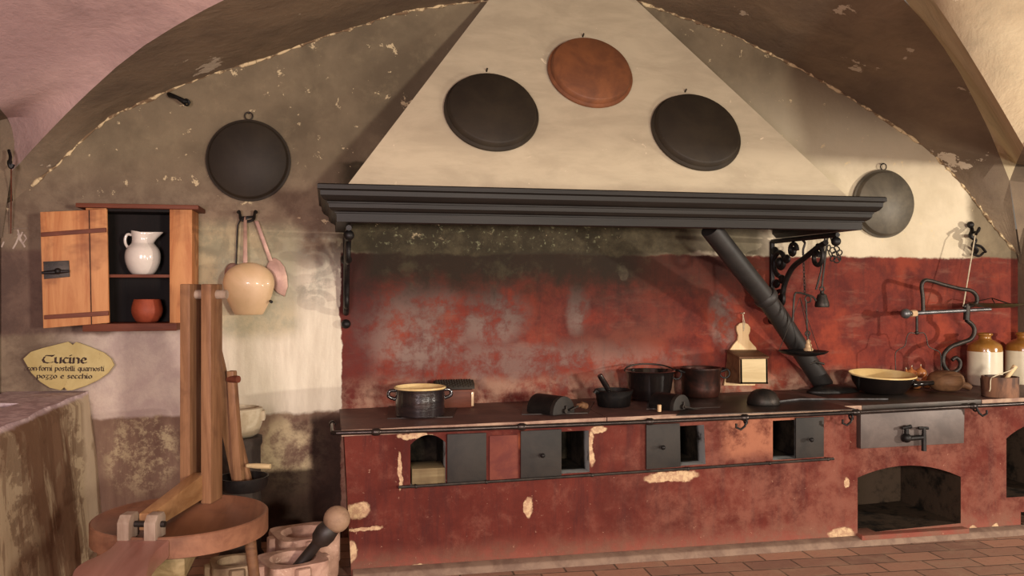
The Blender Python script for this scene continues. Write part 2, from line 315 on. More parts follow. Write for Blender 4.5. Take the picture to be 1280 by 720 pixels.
M = dict(
 wall=wall_mat(), range=range_mat(), soot=soot_mat(), floor=floor_mat(), well=well_mat(),
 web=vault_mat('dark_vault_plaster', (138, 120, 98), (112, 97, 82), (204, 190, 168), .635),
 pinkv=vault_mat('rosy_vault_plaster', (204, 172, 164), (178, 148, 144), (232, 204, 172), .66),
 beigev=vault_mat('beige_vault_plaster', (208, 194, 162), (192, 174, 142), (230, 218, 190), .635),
 canopy=mottled('cream_hood_plaster', (192, 178, 152), (176, 162, 138), 2.2, .85, fleck=(226, 210, 180), fa=.68, fb=.72, fs=9, spec=.25, stretch=(1, 1, 2.5)),
 cornice=mottled('charcoal_painted_wood', (25, 21, 18), (33, 28, 24), 5, .5, spec=.25, stretch=(.3, 1, 4)),
 iron=mottled('dark_wrought_iron', (40, 36, 33), (62, 54, 48), 14, .5, .55),
 blackiron=mottled('black_cast_iron', (24, 22, 22), (38, 34, 32), 14, .5, .5),
 greyiron=mottled('worn_grey_steel', (122, 122, 124), (92, 90, 90), 18, .42, .7),
 post=mottled('dark_grey_painted_post', (42, 38, 36), (30, 27, 25), 6, .55, stretch=(1, 1, .3)),
 panblack=mottled('blackened_tin_pan', (42, 35, 28), (52, 44, 34), 3.5, .6, 0, spec=.3, fleck=(64, 55, 44), fa=.62, fb=.8, fs=30),
 pangrey=mottled('dull_grey_tin_pan', (104, 96, 82), (78, 72, 62), 3.5, .5, .4),
 panrust=mottled('rusty_copper_pan', (136, 84, 52), (108, 66, 44), 4.5, .6, .1, fleck=(86, 56, 42), fa=.6, fb=.75, fs=11),
 slab=mottled('worn_stone_worktop', (110, 76, 66), (88, 60, 52), 5, .6, fleck=(164, 136, 116), fa=.64, fb=.72, fs=12),
 slabedge=mottled('worn_stone_edge', (176, 146, 122), (140, 106, 90), 9, .7),
 plate=mottled('dark_range_plate', (62, 52, 46), (46, 40, 36), 6, .45, .4),
 doorm=mottled('grey_brown_iron_door', (46, 40, 35), (33, 29, 26), 6, .6, 0, spec=.35),
 steel=mottled('tarnished_steel_front', (98, 86, 81), (80, 70, 66), 5, .5, .25),
 pine=wood('orange_pine', (172, 108, 64), (198, 140, 90), (118, 66, 42), 2, .55),
 pinex=wood('orange_pine_lengthwise', (190, 120, 68), (214, 150, 92), (160, 88, 52), 0, .55),
 darkwood=wood('reddish_dark_wood', (116, 64, 44), (92, 48, 34), None, 0, .6),
 cabin=wood('dark_cabinet_inside', (24, 14, 10), (14, 9, 7), None, 2, .7),  # interior shade put into the wood colour; also used for the door seam
 kwood=wood('worn_brown_timber', (154, 114, 82), (122, 86, 60), (104, 72, 52), 2, .45),
 kwoody=wood('worn_brown_timber_beam', (178, 136, 94), (150, 108, 70), (118, 82, 56), 1, .5),
 kdisc=wood('round_table_wood', (150, 106, 80), (124, 84, 64), (104, 72, 56), 1, .42, 9),
 kgrey=wood('grey_worn_wood', (178, 160, 142), (150, 130, 112), (124, 100, 84), 2, .5),
 paddle=wood('polished_pinkish_wood', (170, 122, 110), (150, 102, 90), (186, 142, 128), 1, .35, 9),
 cream=mottled('white_glazed_ceramic', (226, 216, 204), (214, 204, 192), 4, .18, coat=.5),
 terra=mottled('terracotta', (176, 84, 52), (152, 68, 42), 6, .6),
 jarw=mottled('cream_stoneware', (222, 210, 186), (210, 198, 172), 4, .22, coat=.4),
 ochre=mottled('ochre_glaze', (160, 112, 52), (140, 92, 40), 6, .2, coat=.5),
 glaze=mottled('dark_brown_glaze', (40, 32, 32), (28, 23, 25), 5, .22, coat=1, bump=.006, stretch=(.6,.6,5)),
 glazeblk=mottled('black_glaze', (22, 18, 18), (30, 24, 22), 5, .14, coat=.8),
 yellow=mottled('cream_yellow_glaze', (232, 206, 150), (214, 182, 122), 5, .6, spec=.2),
 brass=mottled('worn_brass', (200, 168, 126), (214, 180, 142), 3.5, .4, .05, coat=.2),
 pinkmetal=mottled('dull_pinkish_copper', (170, 136, 118), (140, 108, 94), 6, .45, .4),
 copper=mottled('sooty_copper', (40, 30, 27), (84, 48, 38), 5, .4, .6),
 rock=mottled('pink_marble', (190, 154, 134), (158, 122, 104), 9, .8, fleck=(226, 200, 176), fa=.6, fb=.7, fs=22, bump=.01),
 rockdk=mottled('buff_stone', (178, 154, 122), (146, 122, 96), 9, .85, bump=.01),
 whitestone=mottled('chalky_white_stone', (206, 192, 166), (176, 158, 130), 8, .85, bump=.01),
 palewood=wood('pale_beech', (236, 206, 160), (220, 184, 136), None, 2, .55),
 boxwood=wood('pale_board', (214, 192, 148), (196, 172, 128), None, 0, .55),
 brownwood=wood('brown_turned_wood', (128, 92, 64), (96, 66, 46), (150, 110, 76), 0, .6),
 graterwood=wood('red_brown_box_wood', (110, 56, 34), (88, 42, 28), None, 0, .5),
 ball=mottled('worn_pestle_wood', (160, 130, 104), (126, 98, 76), 10, .7),
 onion=mottled('onion_skin', (190, 124, 70), (150, 78, 48), 9, .35),
 cord=mottled('pale_cord', (210, 196, 168), (180, 164, 136), 30, .8),
 sign=mottled('ochre_painted_board', (196, 176, 118), (182, 160, 102), 6, .6, fleck=(150, 120, 70), fa=.66, fb=.76, fs=9),
 ink=mottled('brown_black_paint', (52, 34, 24), (66, 42, 28), 20, .7),
 lime=mottled('chipped_lime_edge', (214, 192, 150), (120, 96, 70), 14, .9, lo=.45, hi=.55),
 chalk=mottled('chalk', (200, 184, 168), (170, 150, 138), 30, .9),
 greencloth=mottled('green_tarnished_brass', (96, 92, 62), (74, 70, 48), 8, .4, .4),
 mortar_strip=mottled('grey_mortar', (140, 116, 98), (116, 92, 78), 9, .85),
)

# ------------------------------------------------------------------ room shell
arch_px = [(8,258),(40,231),(70,206),(112,166),(140,144),(200,117),(270,90),(320,76),(350,66),(400,47),(455,30),(490,17),(540,8),(605,0),(700,-8),(795,0),(830,13),(860,23),(920,44),(945,58),(985,77),(1010,91),(1050,114),(1100,145),(1160,185),(1200,226),(1240,280),(1276,322)]
arch = [P(x, y, 0) for x, y in arch_px]
AH = [(p.x, p.z) for p in arch]
w = MB(); XLL = arch[0].x; XRR = arch[-1].x
strip = [(XLL-.25, arch[0].z-.2)]+[(p.x, p.z) for p in arch]+[(XRR+.1, arch[-1].z-.1)]
for (a, za), (b, zb) in zip(strip, strip[1:]): w.add([(a,0,0),(b,0,0),(b,0,zb+.02),(a,0,za+.02)], [[0,1,2,3]])
struct(w.build('wall_back', M['wall']))

YM = -2.95
def hgt(x): return lerp_tab(AH, x)
def groin(px, side):
    out = []
    for x, y in px:
        r = ray(x, y)
        # x = d*tan, d along +y from camera; plan line y = -k*(distance to corner)
        tn = r.x/r.y
        if side < 0: k, c = .85, XL; d = (5.65-k*(-c))/(1-k*tn*-1) if False else (5.65+k*c)/(1+k*tn)
        else: k, c = .70, XR; d = (5.65-k*c)/(1-k*tn)
        out.append(P(x, y, d-5.65))
    return out
GL = groin([(14,214),(24,205),(38,189),(55,171),(84,141),(112,114),(145,84),(180,57),(215,35),(250,15),(280,0)], -1)
GR = groin([(1262,226),(1250,196),(1236,162),(1220,130),(1202,95),(1180,60),(1156,28),(1130,0)], 1)
for i in range(1, 9):
    t = i/8; x = GL[10].x+(1.45-GL[10].x)*t; y = GL[10].y+(YM-GL[10].y)*t; GL.append(Vector((x, y, hgt(x)+.03*t)))
ge = GR[7].copy()
for i in range(1, 9):
    t = i/8; x = ge.x+(1.45-ge.x)*t; y = ge.y+(YM-ge.y)*t; GR.append(Vector((x, y, max(ge.z+(3.68-ge.z)*t, hgt(x)))))
GR[-1] = GL[-1].copy()
def side_curve(px, d0, kx, end):
    pts = []
    for (x, y) in px:
        r = ray(x, y); tn = r.x/r.y
        # plan line x = c + kx*s, y = -s
        s = (tn*5.65-d0)/(kx+tn); s = max(s, .02); pts.append(P(x, y, -s))
    e = pts[-1]
    for i in range(1, 9):
        t = i/8; pts.append(Vector((e.x+(end.x-e.x)*t, e.y+(end.y-e.y)*t, e.z+(end.z-e.z)*math.sin(t*PI/2)**.9)))
    return pts
SL = [GL[0]]+side_curve([(19,190),(17,165),(10,148),(0,136)], XL, .25, Vector((-1.25, YM, 3.3)))
SR = [GR[0]]+side_curve([(1270,205),(1280,183)], XR, -.9, Vector((4.75, YM, 3.2)))
def resamp(pts, n):
    L = [0]
    for a, b in zip(pts, pts[1:]): L.append(L[-1]+(b-a).length)
    out = []
    for i in range(n):
        s = L[-1]*i/(n-1)
        for k in range(len(pts)-1):
            if s <= L[k+1]+1e-9:
                t = (s-L[k])/max(L[k+1]-L[k], 1e-9); out.append(pts[k].lerp(pts[k+1], t)); break
    return out
c = MB()
def ruled(A, B, mi, n=8, bulge=0.):
    c.cur = mi
    rows = []
    for a, b in zip(A, B):
        rows.append([a.lerp(b, j/n)+Vector((0, 0, bulge*math.sin(PI*j/n)*min(1, (a-b).length))) for j in range(n+1)])
    for r1, r2 in zip(rows, rows[1:]):
        for j in range(n):
            q = [r1[j], r1[j+1], r2[j+1], r2[j]]
            c.add(q, [[0,1,2,3]]); c.add([Vector((v.x, 2*YM-v.y, v.z)) for v in q], [[3,2,1,0]])
def foot(p): return Vector((p.x, 0, hgt(p.x)))
GLx = [Vector((XL-.1, -.02, 1.9))]+GL; ruled([foot(p) for p in GLx], GLx, 0)
GRx = [Vector((XR, -.02, 1.78))]+GR; ruled([foot(p) for p in GRx], GRx, 0)
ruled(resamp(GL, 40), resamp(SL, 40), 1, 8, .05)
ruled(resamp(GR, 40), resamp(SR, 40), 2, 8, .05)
SLx = [Vector((XL-.02, -.02, 1.9))]+SL; ruled(SLx, [Vector((XL-.05, p.y, p.z-.02)) for p in SLx], 0, 4)
SRx = [Vector((XR+.02, -.02, 1.8))]+SR; ruled(SRx, [Vector((XR+.12, p.y, p.z-.02)) for p in SRx], 0, 4)
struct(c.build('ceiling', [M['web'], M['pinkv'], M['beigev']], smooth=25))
wl = MB(); ys = [0]+[p.y for p in SL]
prev = None
for yy, zz in [(0, 1.9)]+[(p.y, p.z) for p in SL]+[(2*YM-p.y, p.z) for p in SL[::-1]]+[(2*YM, 1.9)]:
    if prev: wl.add([(XL-.03, prev[0], 0), (XL-.03, yy, 0), (XL-.03, yy, zz), (XL-.03, prev[0], prev[1])], [[0,1,2,3]])
    prev = (yy, zz)
struct(wl.build('wall_left', M['wall']))
struct(MB().box((XR+.0, -.10, 0), (XR+.3, .05, 2.05)).build('trim_3', M['web']))
struct(MB().box((10.4, -8.5, 0), (10.6, .05, 4.3)).build('wall_right', M['beigev']))     # the next bay beyond the open side
struct(MB().box((XR+.3, 0, 0), (10.4, .05, 4.3)).build('wall_back', M['beigev']))
struct(MB().box((XL-.6, -8.5, -.1), (XR+5.5, .05, 0)).build('floor', M['floor']))

def edge_line(name, pts, mat, r0, seed):
    rn = random.Random(seed); pts = resamp(pts, 220); b = MB()
    b.tube([p+Vector((0, 0, rn.uniform(-.006, .006))) for p in pts], [max(.001, r0*rn.choice((.3, .5, .8, 1, 1.3, .2))) for p in pts], 6)
    struct(b.build(name, mat, smooth=60))
edge_line('trim_2', [p+Vector((0, -.004, -.006)) for p in arch[1:]], M['lime'], .012, 3)
# ------------------------------------------------------------------ well block at the left
t = thing('well_parapet', 'tall plastered well block with peeling brown and cream paint at the left edge', 'well', (-1.62, -1.3, 0))
b = MB(); n = 14
x1 = -1.38
def jag(k): return .012*math.sin(k*2.3)+.008*math.sin(k*5.1)
for k in range(n):
    ya = -.005-2.6*k/n; yb = -.005-2.6*(k+1)/n
    def sec(y, kk):
        f = -.04*(1 if kk < n else 1)
        return [(-1.865, y, 0), (x1+.05, y, 0), (x1+.01+jag(kk), y, .55), (x1-.02+jag(kk+2), y, .93), (x1-.05+jag(kk+3), y, .978), (-1.865, y, .985)]
    A, B = sec(ya, k), sec(yb, k+1)
    b.add(A+B, [[i, (i+1) % 6, (i+1) % 6+6, i+6] for i in range(6)]+([list(range(6))] if k == 0 else [])+([list(range(6, 12))] if k == n-1 else []))
ob = b.build('body', M['well'], t, t.location)
cut = MB(); wp = Zp(2, 508, .98)
cut.prism([(wp.x-.3, wp.y-.20, .86), (wp.x+.03, wp.y-.06, .86), (wp.x+.05, wp.y+.10, .86), (wp.x-.3, wp.y+.18, .86)], (0, 0, .3))
def boolean(ob, cutter):
    co = cutter
    md = ob.modifiers.new('cut', 'BOOLEAN'); md.object = co; md.operation = 'DIFFERENCE'; md.solver = 'EXACT'
    try: md.material_mode = 'TRANSFER'
    except Exception: pass
    bpy.context.view_layer.update()
    dg = bpy.context.evaluated_depsgraph_get()
    me = bpy.data.meshes.new_from_object(ob.evaluated_get(dg)); old = ob.data; ob.modifiers.clear(); ob.data = me; me.name = old.name
    bpy.data.objects.remove(co)
    me.shade_smooth(); me.set_sharp_from_angle(angle=math.radians(35))
co = cut.build('cutter', M['well']); co.parent = None
boolean(ob, co)

# ------------------------------------------------------------------ oval sign with lettering
G = {  # broad-nib letters: strokes in x-height units, then advance
 'C': ([[(.95,1.25),(.6,1.35),(.2,1.1),(.05,.6),(.2,.12),(.55,0),(.95,.15)],[(.35,1.38),(1.05,1.42)]], 1.25),
 'u': ([[(0,1),(0,.2),(.2,0),(.5,.2)],[(.5,1),(.5,0)]], .75), 'c': ([[(.45,.9),(.2,1),(0,.6),(.05,.2),(.25,0),(.48,.12)]], .66),
 'i': ([[(0,1),(0,.1),(.12,0)],[(.0,1.38),(.06,1.45)]], .34), 'n': ([[(0,1),(0,0)],[(0,.8),(.3,1),(.48,.8),(.48,0)]], .74),
 'e': ([[(.03,.5),(.42,.62),(.4,.9),(.2,1),(0,.6),(.05,.2),(.25,0),(.46,.12)]], .66), 'o': ([[(.25,1),(0,.75),(0,.25),(.25,0),(.5,.25),(.5,.75),(.25,1)]], .74),
 'r': ([[(0,1),(0,0)],[(0,.75),(.2,1),(.38,.9)]], .54), 't': ([[(.12,1.4),(.12,.2),(.3,0),(.42,.1)],[(-.08,1),(.38,1)]], .54),
 'f': ([[(.4,1.35),(.2,1.42),(.1,1.2),(.1,0)],[(-.1,.95),(.36,.95)]], .5), 'p': ([[(0,1),(0,-.5)],[(0,.85),(.3,1),(.5,.7),(.45,.2),(.2,0),(0,.15)]], .74),
 's': ([[(.4,.9),(.15,1),(.02,.75),(.35,.3),(.2,0),(-.02,.1)]], .58), 'l': ([[(0,1.45),(0,.15),(.14,0)]], .34),
 'q': ([[(.48,.9),(.2,1),(0,.6),(.1,.1),(.3,.05),(.48,.3)],[(.48,1),(.48,-.5)]], .74), 'a': ([[(.45,.9),(.2,1),(0,.55),(.1,.05),(.3,.05),(.46,.35)],[(.46,1),(.46,.1),(.56,0)]], .76),
 'z': ([[(0,1),(.42,1),(.05,.1),(.45,.0),(.3,-.35),(.05,-.4)]], .66), 'h': ([[(0,1.45),(0,0)],[(0,.8),(.3,1),(.48,.8),(.48,0)]], .74),
 '-': ([[(.0,.5),(.14,.5)]], .34), ' ': ([], .5)}
def letter_line(mb, text, ctr, xh, width):
    L = sum(G[ch][1] for ch in text); kx = width/L; x = ctr[0]-width/2; nb = .15
    for ch in text:
        st, adv = G[ch]
        for s_ in st:
            for (a, b2), (c2, d2) in zip(s_, s_[1:]):
                p = Vector((x+a*kx, 0, ctr[1]+b2*xh)); q = Vector((x+c2*kx, 0, ctr[1]+d2*xh)); nv = Vector((nb*.75*kx, 0, nb*.55*xh)); nn = Vector((-.03*kx, 0, .05*xh))
                hull = [p-nv, p+nn, p+nv, q+nv, q-nn, q-nv]
                e = Vector((0, .0007, 0))
                mb.add([p-nv, q-nv, q+nv, p+nv], [[0,1,2,3]]); mb.add([p-nv-nn, p+nv-nn, p+nv+nn, p-nv+nn], [[0,1,2,3]]); mb.add([q-nv-nn, q+nv-nn, q+nv+nn, q-nv+nn], [[0,1,2,3]])
        x += adv*kx
sy = -.075; sc = P(86, 458, sy)
t = thing('wooden_sign', 'lens-shaped ochre board lettered Cucine, propped on the well block', 'sign', (sc.x, sy, sc.z)); t.rotation_euler = (math.radians(-5), math.radians(1.5), 0)
out = [(29,450),(38,441),(52,436),(70,431),(84,427),(90,431),(94,427),(112,433),(130,440),(139,447),(143,455),(136,465),(124,474),(108,482),(92,487.5),(86,488),(82,484),(78,488),(64,485),(52,478),(40,467)]
pp = [P(x, y, sy)-sc for x, y in out]
MB().prism([(p.x, -.011, p.z) for p in pp], (0, .022, 0)).build('board', M['sign'], t, bevel=.004)
lm = MB(); k = 5.65/1080*.975
def lw(px, py): q = P(px, py, sy)-sc; return (q.x, q.z)
letter_line(lm, 'Cucine', lw(82, 454), .032, .25)
letter_line(lm, 'con-forni postelli quarnosti', lw(84, 463.5), .019, .425)
letter_line(lm, 'pozzo e secchio', lw(83, 473), .019, .305)
for v in lm.v: v.y = -.0118
lm.build('lettering', M['ink'], t)

# ------------------------------------------------------------------ wall cupboard
cy = -.27
def cf(px, py): return P(px, py, cy)
t = thing('wall_cupboard', 'open pine cupboard on the wall with a white pitcher on its shelf', 'cupboard', cf(172, 405))
O = t.location.copy()
xl, xo0, xo1, xr = cf(107, 330).x, cf(133, 330).x, cf(212, 330).x, cf(240, 330).x
zb, zt, zs = cf(172, 404).z, cf(172, 261).z, cf(172, 343).z
b = MB(); th = .02
for A_ in ([(xl, cy), (xo0, cy), (xo0, cy+.02), (xl+.018, cy+.02), (xl+.018, -.004), (xl, -.004)], [(xo1, cy), (xr, cy), (xr, -.004), (xr-.018, -.004), (xr-.018, cy+.02), (xo1, cy+.02)]):
    MB().prism([(x, y, zb) for x, y in A_], (0, 0, zt-zb)).build('side_panel', M['pine'], t, O, .002)
bi = MB(); bi.box((xl+.018, -.02, zb), (xr-.018, -.004, zt)); bi.box((xl+.018, cy+.02, zt-.015), (xr-.018, -.02, zt)); bi.build('back_panel', M['cabin'], t, O)
MB().box((xl+.018, cy+.012, zs-.018), (xr-.018, -.02, zs)).build('shelf', M['darkwood'], t, O, .002)
MB().box((cf(105, 405).x, cy-.035, zb-.045), (cf(222, 405).x, -.004, zb), None).build('sill', M['darkwood'], t, O, .005)
MB().box((cf(96, 256).x, cy-.03, zt), (cf(249, 256).x, -.004, zt+.026)).build('lid', M['darkwood'], t, O, .006)
dy = cy-.035
dc = [P(50, 265, dy-.06), P(133.5, 261.5, dy), P(136.5, 403.5, dy), P(54, 410.5, dy-.06)]
dr = MB(); dr.prism(dc, (0, .022, 0)); door = dr.build('door', M['pine'], t, O, .003)
sm_ = P(111.5, 262.5, dy-.018); s2_ = P(114.5, 405.5, dy-.018)
MB().prism([sm_+Vector((-.002,-.003,0)), sm_+Vector((.002,-.003,0)), s2_+Vector((.002,-.003,0)), s2_+Vector((-.002,-.003,0))], (0,.004,0)).build('plank_seam', M['cabin'], door, O)
for (a, b_, c_, d_) in (((51,290.5),(132.5,284.5),(132.5,290),(51,296)), ((55,394),(135.5,388.5),(135.5,394.5),(55,399.5))):
    q = [P(*a, dy-.072), P(*b_, dy-.014), P(*c_, dy-.014), P(*d_, dy-.072)]
    MB().prism(q, (0, .02, 0)).build('batten', M['darkwood'], door, O, .003)
q = [P(54,327,dy-.066), P(86,325.5,dy-.044), P(87,346,dy-.044), P(55,349,dy-.066)]
lk = MB().prism(q, (0, .012, 0)).build('lock_plate', M['iron'], door, O, .002)
e1 = P(52,341,dy-.085); e2 = P(87,339,dy-.062)
lt = MB().tube([e1, e1.lerp(e2,.5), e2], [.008,.014,.007]); lt.ball(P(72,339,dy-.075), .018); lt.build('latch', M['blackiron'], door, O)

def placed(px, py, z, r):               # a round thing whose front foot shows at (px, py) on a level z, kept clear of the wall
    p = Zs(px, py, z-ZT); d = (Vector((p.x, p.y, 0))-Vector((CAM.x, CAM.y, 0))).normalized(); q = p+d*r
    if q.y > -r-.03: y = -r-.03; q = Vector((P(px, 360, y).x, y, z))
    q.z = wtz(q.x)+z-ZT; return q
# white pitcher
pp_ = P(178, 342, -.15); pl = Vector((pp_.x, -.14, zs))
t = thing('pitcher', 'white ceramic pitcher on the upper shelf of the pine cupboard', 'pitcher', pl)
b = MB(); prof = [(.045,0),(.06,.004),(.08,.03),(.097,.075),(.1,.12),(.09,.155),(.07,.18),(.062,.192),(.06,.215),(.066,.248),(.06,.248),(.054,.215),(.056,.19),(.08,.15),(.088,.1),(.07,.03),(.001,.012)]
b.lathe(smp(prof, 3), 40)
for v in b.v:
    if v.z > .19:
        f = (v.z-.19)/.06; a = math.atan2(v.y, v.x)
        v.x += max(0, math.cos(a))**4*.05*f; v.z += max(0, math.cos(a))**3*.004*f+max(0,-math.cos(a))*.012*f
b.build('body', M['cream'], t, smooth=60)
MB().tube(smooth_path([(-.058,0,.235),(-.085,0,.24),(-.098,0,.215),(-.096,0,.185),(-.082,0,.16)]), .0085).build('handle', M['cream'], t)
# terracotta pot
pp_ = P(184, 403, -.15)
t = thing('terracotta_pot', 'small orange terracotta pot at the bottom of the pine cupboard', 'pot', (pp_.x, -.15, zb))
MB().lathe([(.001,0)]+smp([(.05,0),(.064,.01),(.083,.045),(.088,.08),(.08,.118),(.074,.138)])+smp([(.068,.138),(.072,.12),(.078,.08),(.06,.02),(.001,.012)]), 40).build('body', M['terra'], t, smooth=60)

# ------------------------------------------------------------------ round pans
def pan(label, loc, R, mat, rot=None, ring=True, dep=.045, group='round baking pans hung on the wall and hood', thin=None):
    t = thing('round_pan', label, 'pan', loc, 0, group)
    if rot is not None: t.rotation_euler = rot.to_euler()
    rim = R
    # bottom faces the room (-y); rim against the wall
    b = MB(); b.lathe([(rim,.0),(rim+.0,.012),(rim-.012,.016),(rim*.94,.018),(rim*.915,dep),(rim*.89,dep+.006),(.001,dep+.008)], 64, (0,-.004,0), (0,-1,0))
    b.lathe([(rim,.0),(rim-.01,.001),(rim*.9,.02),(.001,.025)], 64, (0,-.004,0), (0,-1,0), capends=False)
    b.build('body', mat, t, smooth=50)
    if ring:
        MB().ring((0,-.012,R+.022), .024, .0042).build('hanging_ring', M['iron'], t)
    MB().tube([(0,.03,R+.042),(0,-.02,R+.044)], .005).build('nail', M['iron'], t)
    return t
q = P(311, 201, -.01); pan('black round pan with a ring, on the wall left of the hood', q, .256, M['panblack'])
q = P(1103, 255, -.01); pan('grey round pan hung on the wall at the right end of the hood', q, .25, M['pangrey'])

# ------------------------------------------------------------------ hood
hx0, hx1, hyf, hz = .10, 3.15, -.85, 2.16
t = thing('range_hood', 'huge cream plaster chimney hood with a black moulded mantel beam', 'hood', (1.62, -.4, 2.0))
O = t.location.copy()
tz = 3.70; dz = tz-2.15
topL, topR, topY = hx0+.698*dz, hx1-.80*dz, min(hyf+.53*dz, -.03)
def frus(o):
    return [(hx0+o, hyf+o, hz), (hx1-o, hyf+o, hz), (hx1-o, -.002, hz), (hx0+o, -.002, hz), (topL+o, topY+min(o, .01), tz), (topR-o, topY+min(o, .01), tz), (topR-o, -.002, tz), (topL+o, -.002, tz)]
b = MB(); A = frus(0); Bq = frus(.07)
b.add(A+Bq, [[0,1,5,4],[1,2,6,5],[3,0,4,7],[4,5,6,7],[8,12,13,9],[9,13,14,10],[11,15,12,8],[0,8,9,1],[1,9,10,2],[3,11,8,0]])
b.build('canopy', M['canopy'], t, O, smooth=20)
prof = [(-.05,2.163),(.0,2.163),(.15,2.152),(.157,2.146),(.157,2.124),(.148,2.120),(.143,2.116),(.141,2.092),(.128,2.072),(.112,2.062),(.106,2.061),(.106,2.054),(.1,2.052),(.097,2.031),(.085,2.016),(.072,2.010),(.066,2.010),(.066,2.004),(.058,2.002),(.056,1.958),(.05,1.956),(-.02,1.956),(-.05,1.986)]
b = MB(); secs = []
for o, z in prof:
    secs.append([(hx0-o, -.003, z), (hx0-o, hyf-o, z), (hx1+o, hyf-o, z), (hx1+o, -.003, z)])
for (s1, s2) in zip(secs, secs[1:]+secs[:1]):
    for i in range(3): b.add([s1[i], s1[i+1], s2[i+1], s2[i]], [[0,1,2,3]])
b.add([s[0] for s in secs], [list(range(len(secs)))]); b.add([s[3] for s in secs], [list(range(len(secs)))])
b.build('mantel_beam', M['cornice'], t, O, smooth=25)
def iron_bracket(x, name='scroll_bracket'):
    b = MB(); yb = -.02; z0 = 1.44; z1 = 1.93; ye = -.83
    b.tube([(x, yb, z0), (x, yb, z1)], .018, 8); b.tube([(x, yb, z1), (x, ye, z1)], .016, 8)
    b.tube(smooth_path([(x,yb-.01,1.44),(x,-.10,1.47),(x,-.16,1.55),(x,-.2,1.64),(x,-.3,1.74),(x,-.45,1.80),(x,-.6,1.86),(x,-.7,1.89)]), .019, 8)
    def spiral(cy, cz, R, a0, turns, sg=1):
        pts = []
        for i in range(26):
            u = i/25; a = a0+sg*turns*2*PI*u; r = R*(1-.78*u); pts.append((x, cy+r*math.cos(a), cz+r*math.sin(a)))
        return pts
    b.tube(spiral(-.13, 1.78, .1, -PI/2, 1.3), .017, 8); b.tube(spiral(-.30, 1.855, .055, PI, 1.2, -1), .015, 8)
    b.tube(spiral(-.13, 1.52, .07, 0, 1.3), .015, 8); b.tube(spiral(-.6, 1.80, .075, PI/2, 1.25), .015, 8)
    b.ball((x,-.13,1.78), .035); b.ball((x,-.02,1.37), .03); b.ball((x, ye+.02, 1.89), .03)
    for yy, zz in ((-.08,1.63),(-.22,1.8),(-.06,1.86),(-.16,1.66)): b.ball((x, yy, zz), .032, 10, (.6,1.3,1))
    return b.build(name, M['blackiron'], t, O)
iron_bracket(.11); iron_bracket(3.09)
def on_canopy(px, py):
    r = ray(px, py); nrm = Vector((0, -dz, (topY-hyf))); nrm.normalize()
    p0 = Vector((0, hyf, hz)); tt = (p0-CAM).dot(nrm)/r.dot(nrm); return CAM+r*tt, nrm
rot = Matrix.Rotation(-math.atan2(topY-hyf, dz), 3, 'X')
for px, py, R, m_, lab in ((614, 142, .285, 'panblack', 'black round pan at the left of the three on the cream hood'), (737, 93, .275, 'panrust', 'rusty copper-brown round pan, top of the three on the cream hood'), (869, 167, .29, 'panblack', 'black round pan at the right of the three on the cream hood')):
    q, nr = on_canopy(px, py); pan(lab, q+nr*.004, R, M[m_], rot, False, .05)

# ------------------------------------------------------------------ leaning post under the hood
f0 = Vector((P(1030, 484, -.1).x, -.10, 0)); f0.z = wtz(f0.x)+.005; 
t = thing('slanted_support_post', 'thick dark grey slanting post from the worktop up to the hood beam', 'post', f0)
pa, pb, pc_ = f0+Vector((0,0,.03)), P(966, 385, -.30), P(893, 292, -.52)
pt = pc_+(pc_-pb).normalized()*.05
b = MB(); b.tube(smooth_path([pa, pa.lerp(pb,.5), pb, pb.lerp(pt,.5), pt], 4), .066, 20); b.build('shaft', M['post'], t, f0)
q = pb.lerp(pa, .42); dirv = (pb-pa).normalized()
MB().lathe([(.073,-.03),(.082,-.012),(.082,.012),(.073,.03)], 20, pb+dirv*.1, dirv).build('collar', M['post'], t, f0)
MB().tube([P(1012,455,-.22), P(1020,452,-.24), P(1030,455,-.24)], .008).build('bent_nail', M['iron'], t, f0)
MB().lathe([(.2,0),(.2,.012),(.17,.03),(.08,.05),(.001,.055)], 36, f0+Vector((0,-.115,-.004)), sq=.42).build('dark_foot_disc', M['blackiron'], t, f0)  # flat dark oval around the foot of the post

# ------------------------------------------------------------------ masonry range
t = thing('masonry_range', 'long red plastered masonry cooking range under the hood', 'stove', (2.5, -.4, 0)); O = t.location.copy(); RNG = t
bx = MB(); bx.prism([(.125,-.8,0),(.085,-.8,wtz(.085)-.032),(XR,-.8,wtz(XR)-.032),(XR,-.8,0)], (0,.798,0))
body = bx.build('body', [M['range'], M['soot']])
def Fp(px, py): return P(px, py, -.8)
def cutter(pts, depth, bot=None):
    m = MB(); m.prism([Vector((p.x, -.83, p.z)) for p in pts], (0, depth+.03, 0)); co = m.build('cutter', M['soot']); boolean(body, co)
def archpts(pl, pr, pbl, pbr, rise, n=10):
    out = [pbl, pl]
    for i in range(1, n): u = i/n; q = pl.lerp(pr, u); out.append(q+Vector((0,0,rise*(1-(2*u-1)**2))))
    return out+[pr, pbr]
cutter(archpts(Fp(513,556), Fp(557,553), Fp(513,607), Fp(557,606), .05), .42)
cutter([Fp(690,540), Fp(736,538), Fp(737,590), Fp(690,593)], .42)
cutter([Fp(840,533), Fp(880,531), Fp(882,580), Fp(840,583)], .42)
cutter([Fp(966,526), Fp(1004,524), Fp(1004,573), Fp(966,575)], .42)
cutter(archpts(Fp(1072,597), Fp(1201,596), Fp(1072,667), Fp(1201,654), .075), .6)
cutter(archpts(Fp(1258,548), Fp(1330,542), Fp(1258,622), Fp(1330,618), .08), .5)
cutter([Fp(1276,640), Fp(1330,640), Fp(1330,662), Fp(1276,664)], .4)
for v in body.data.vertices: v.co -= O
body.parent = t
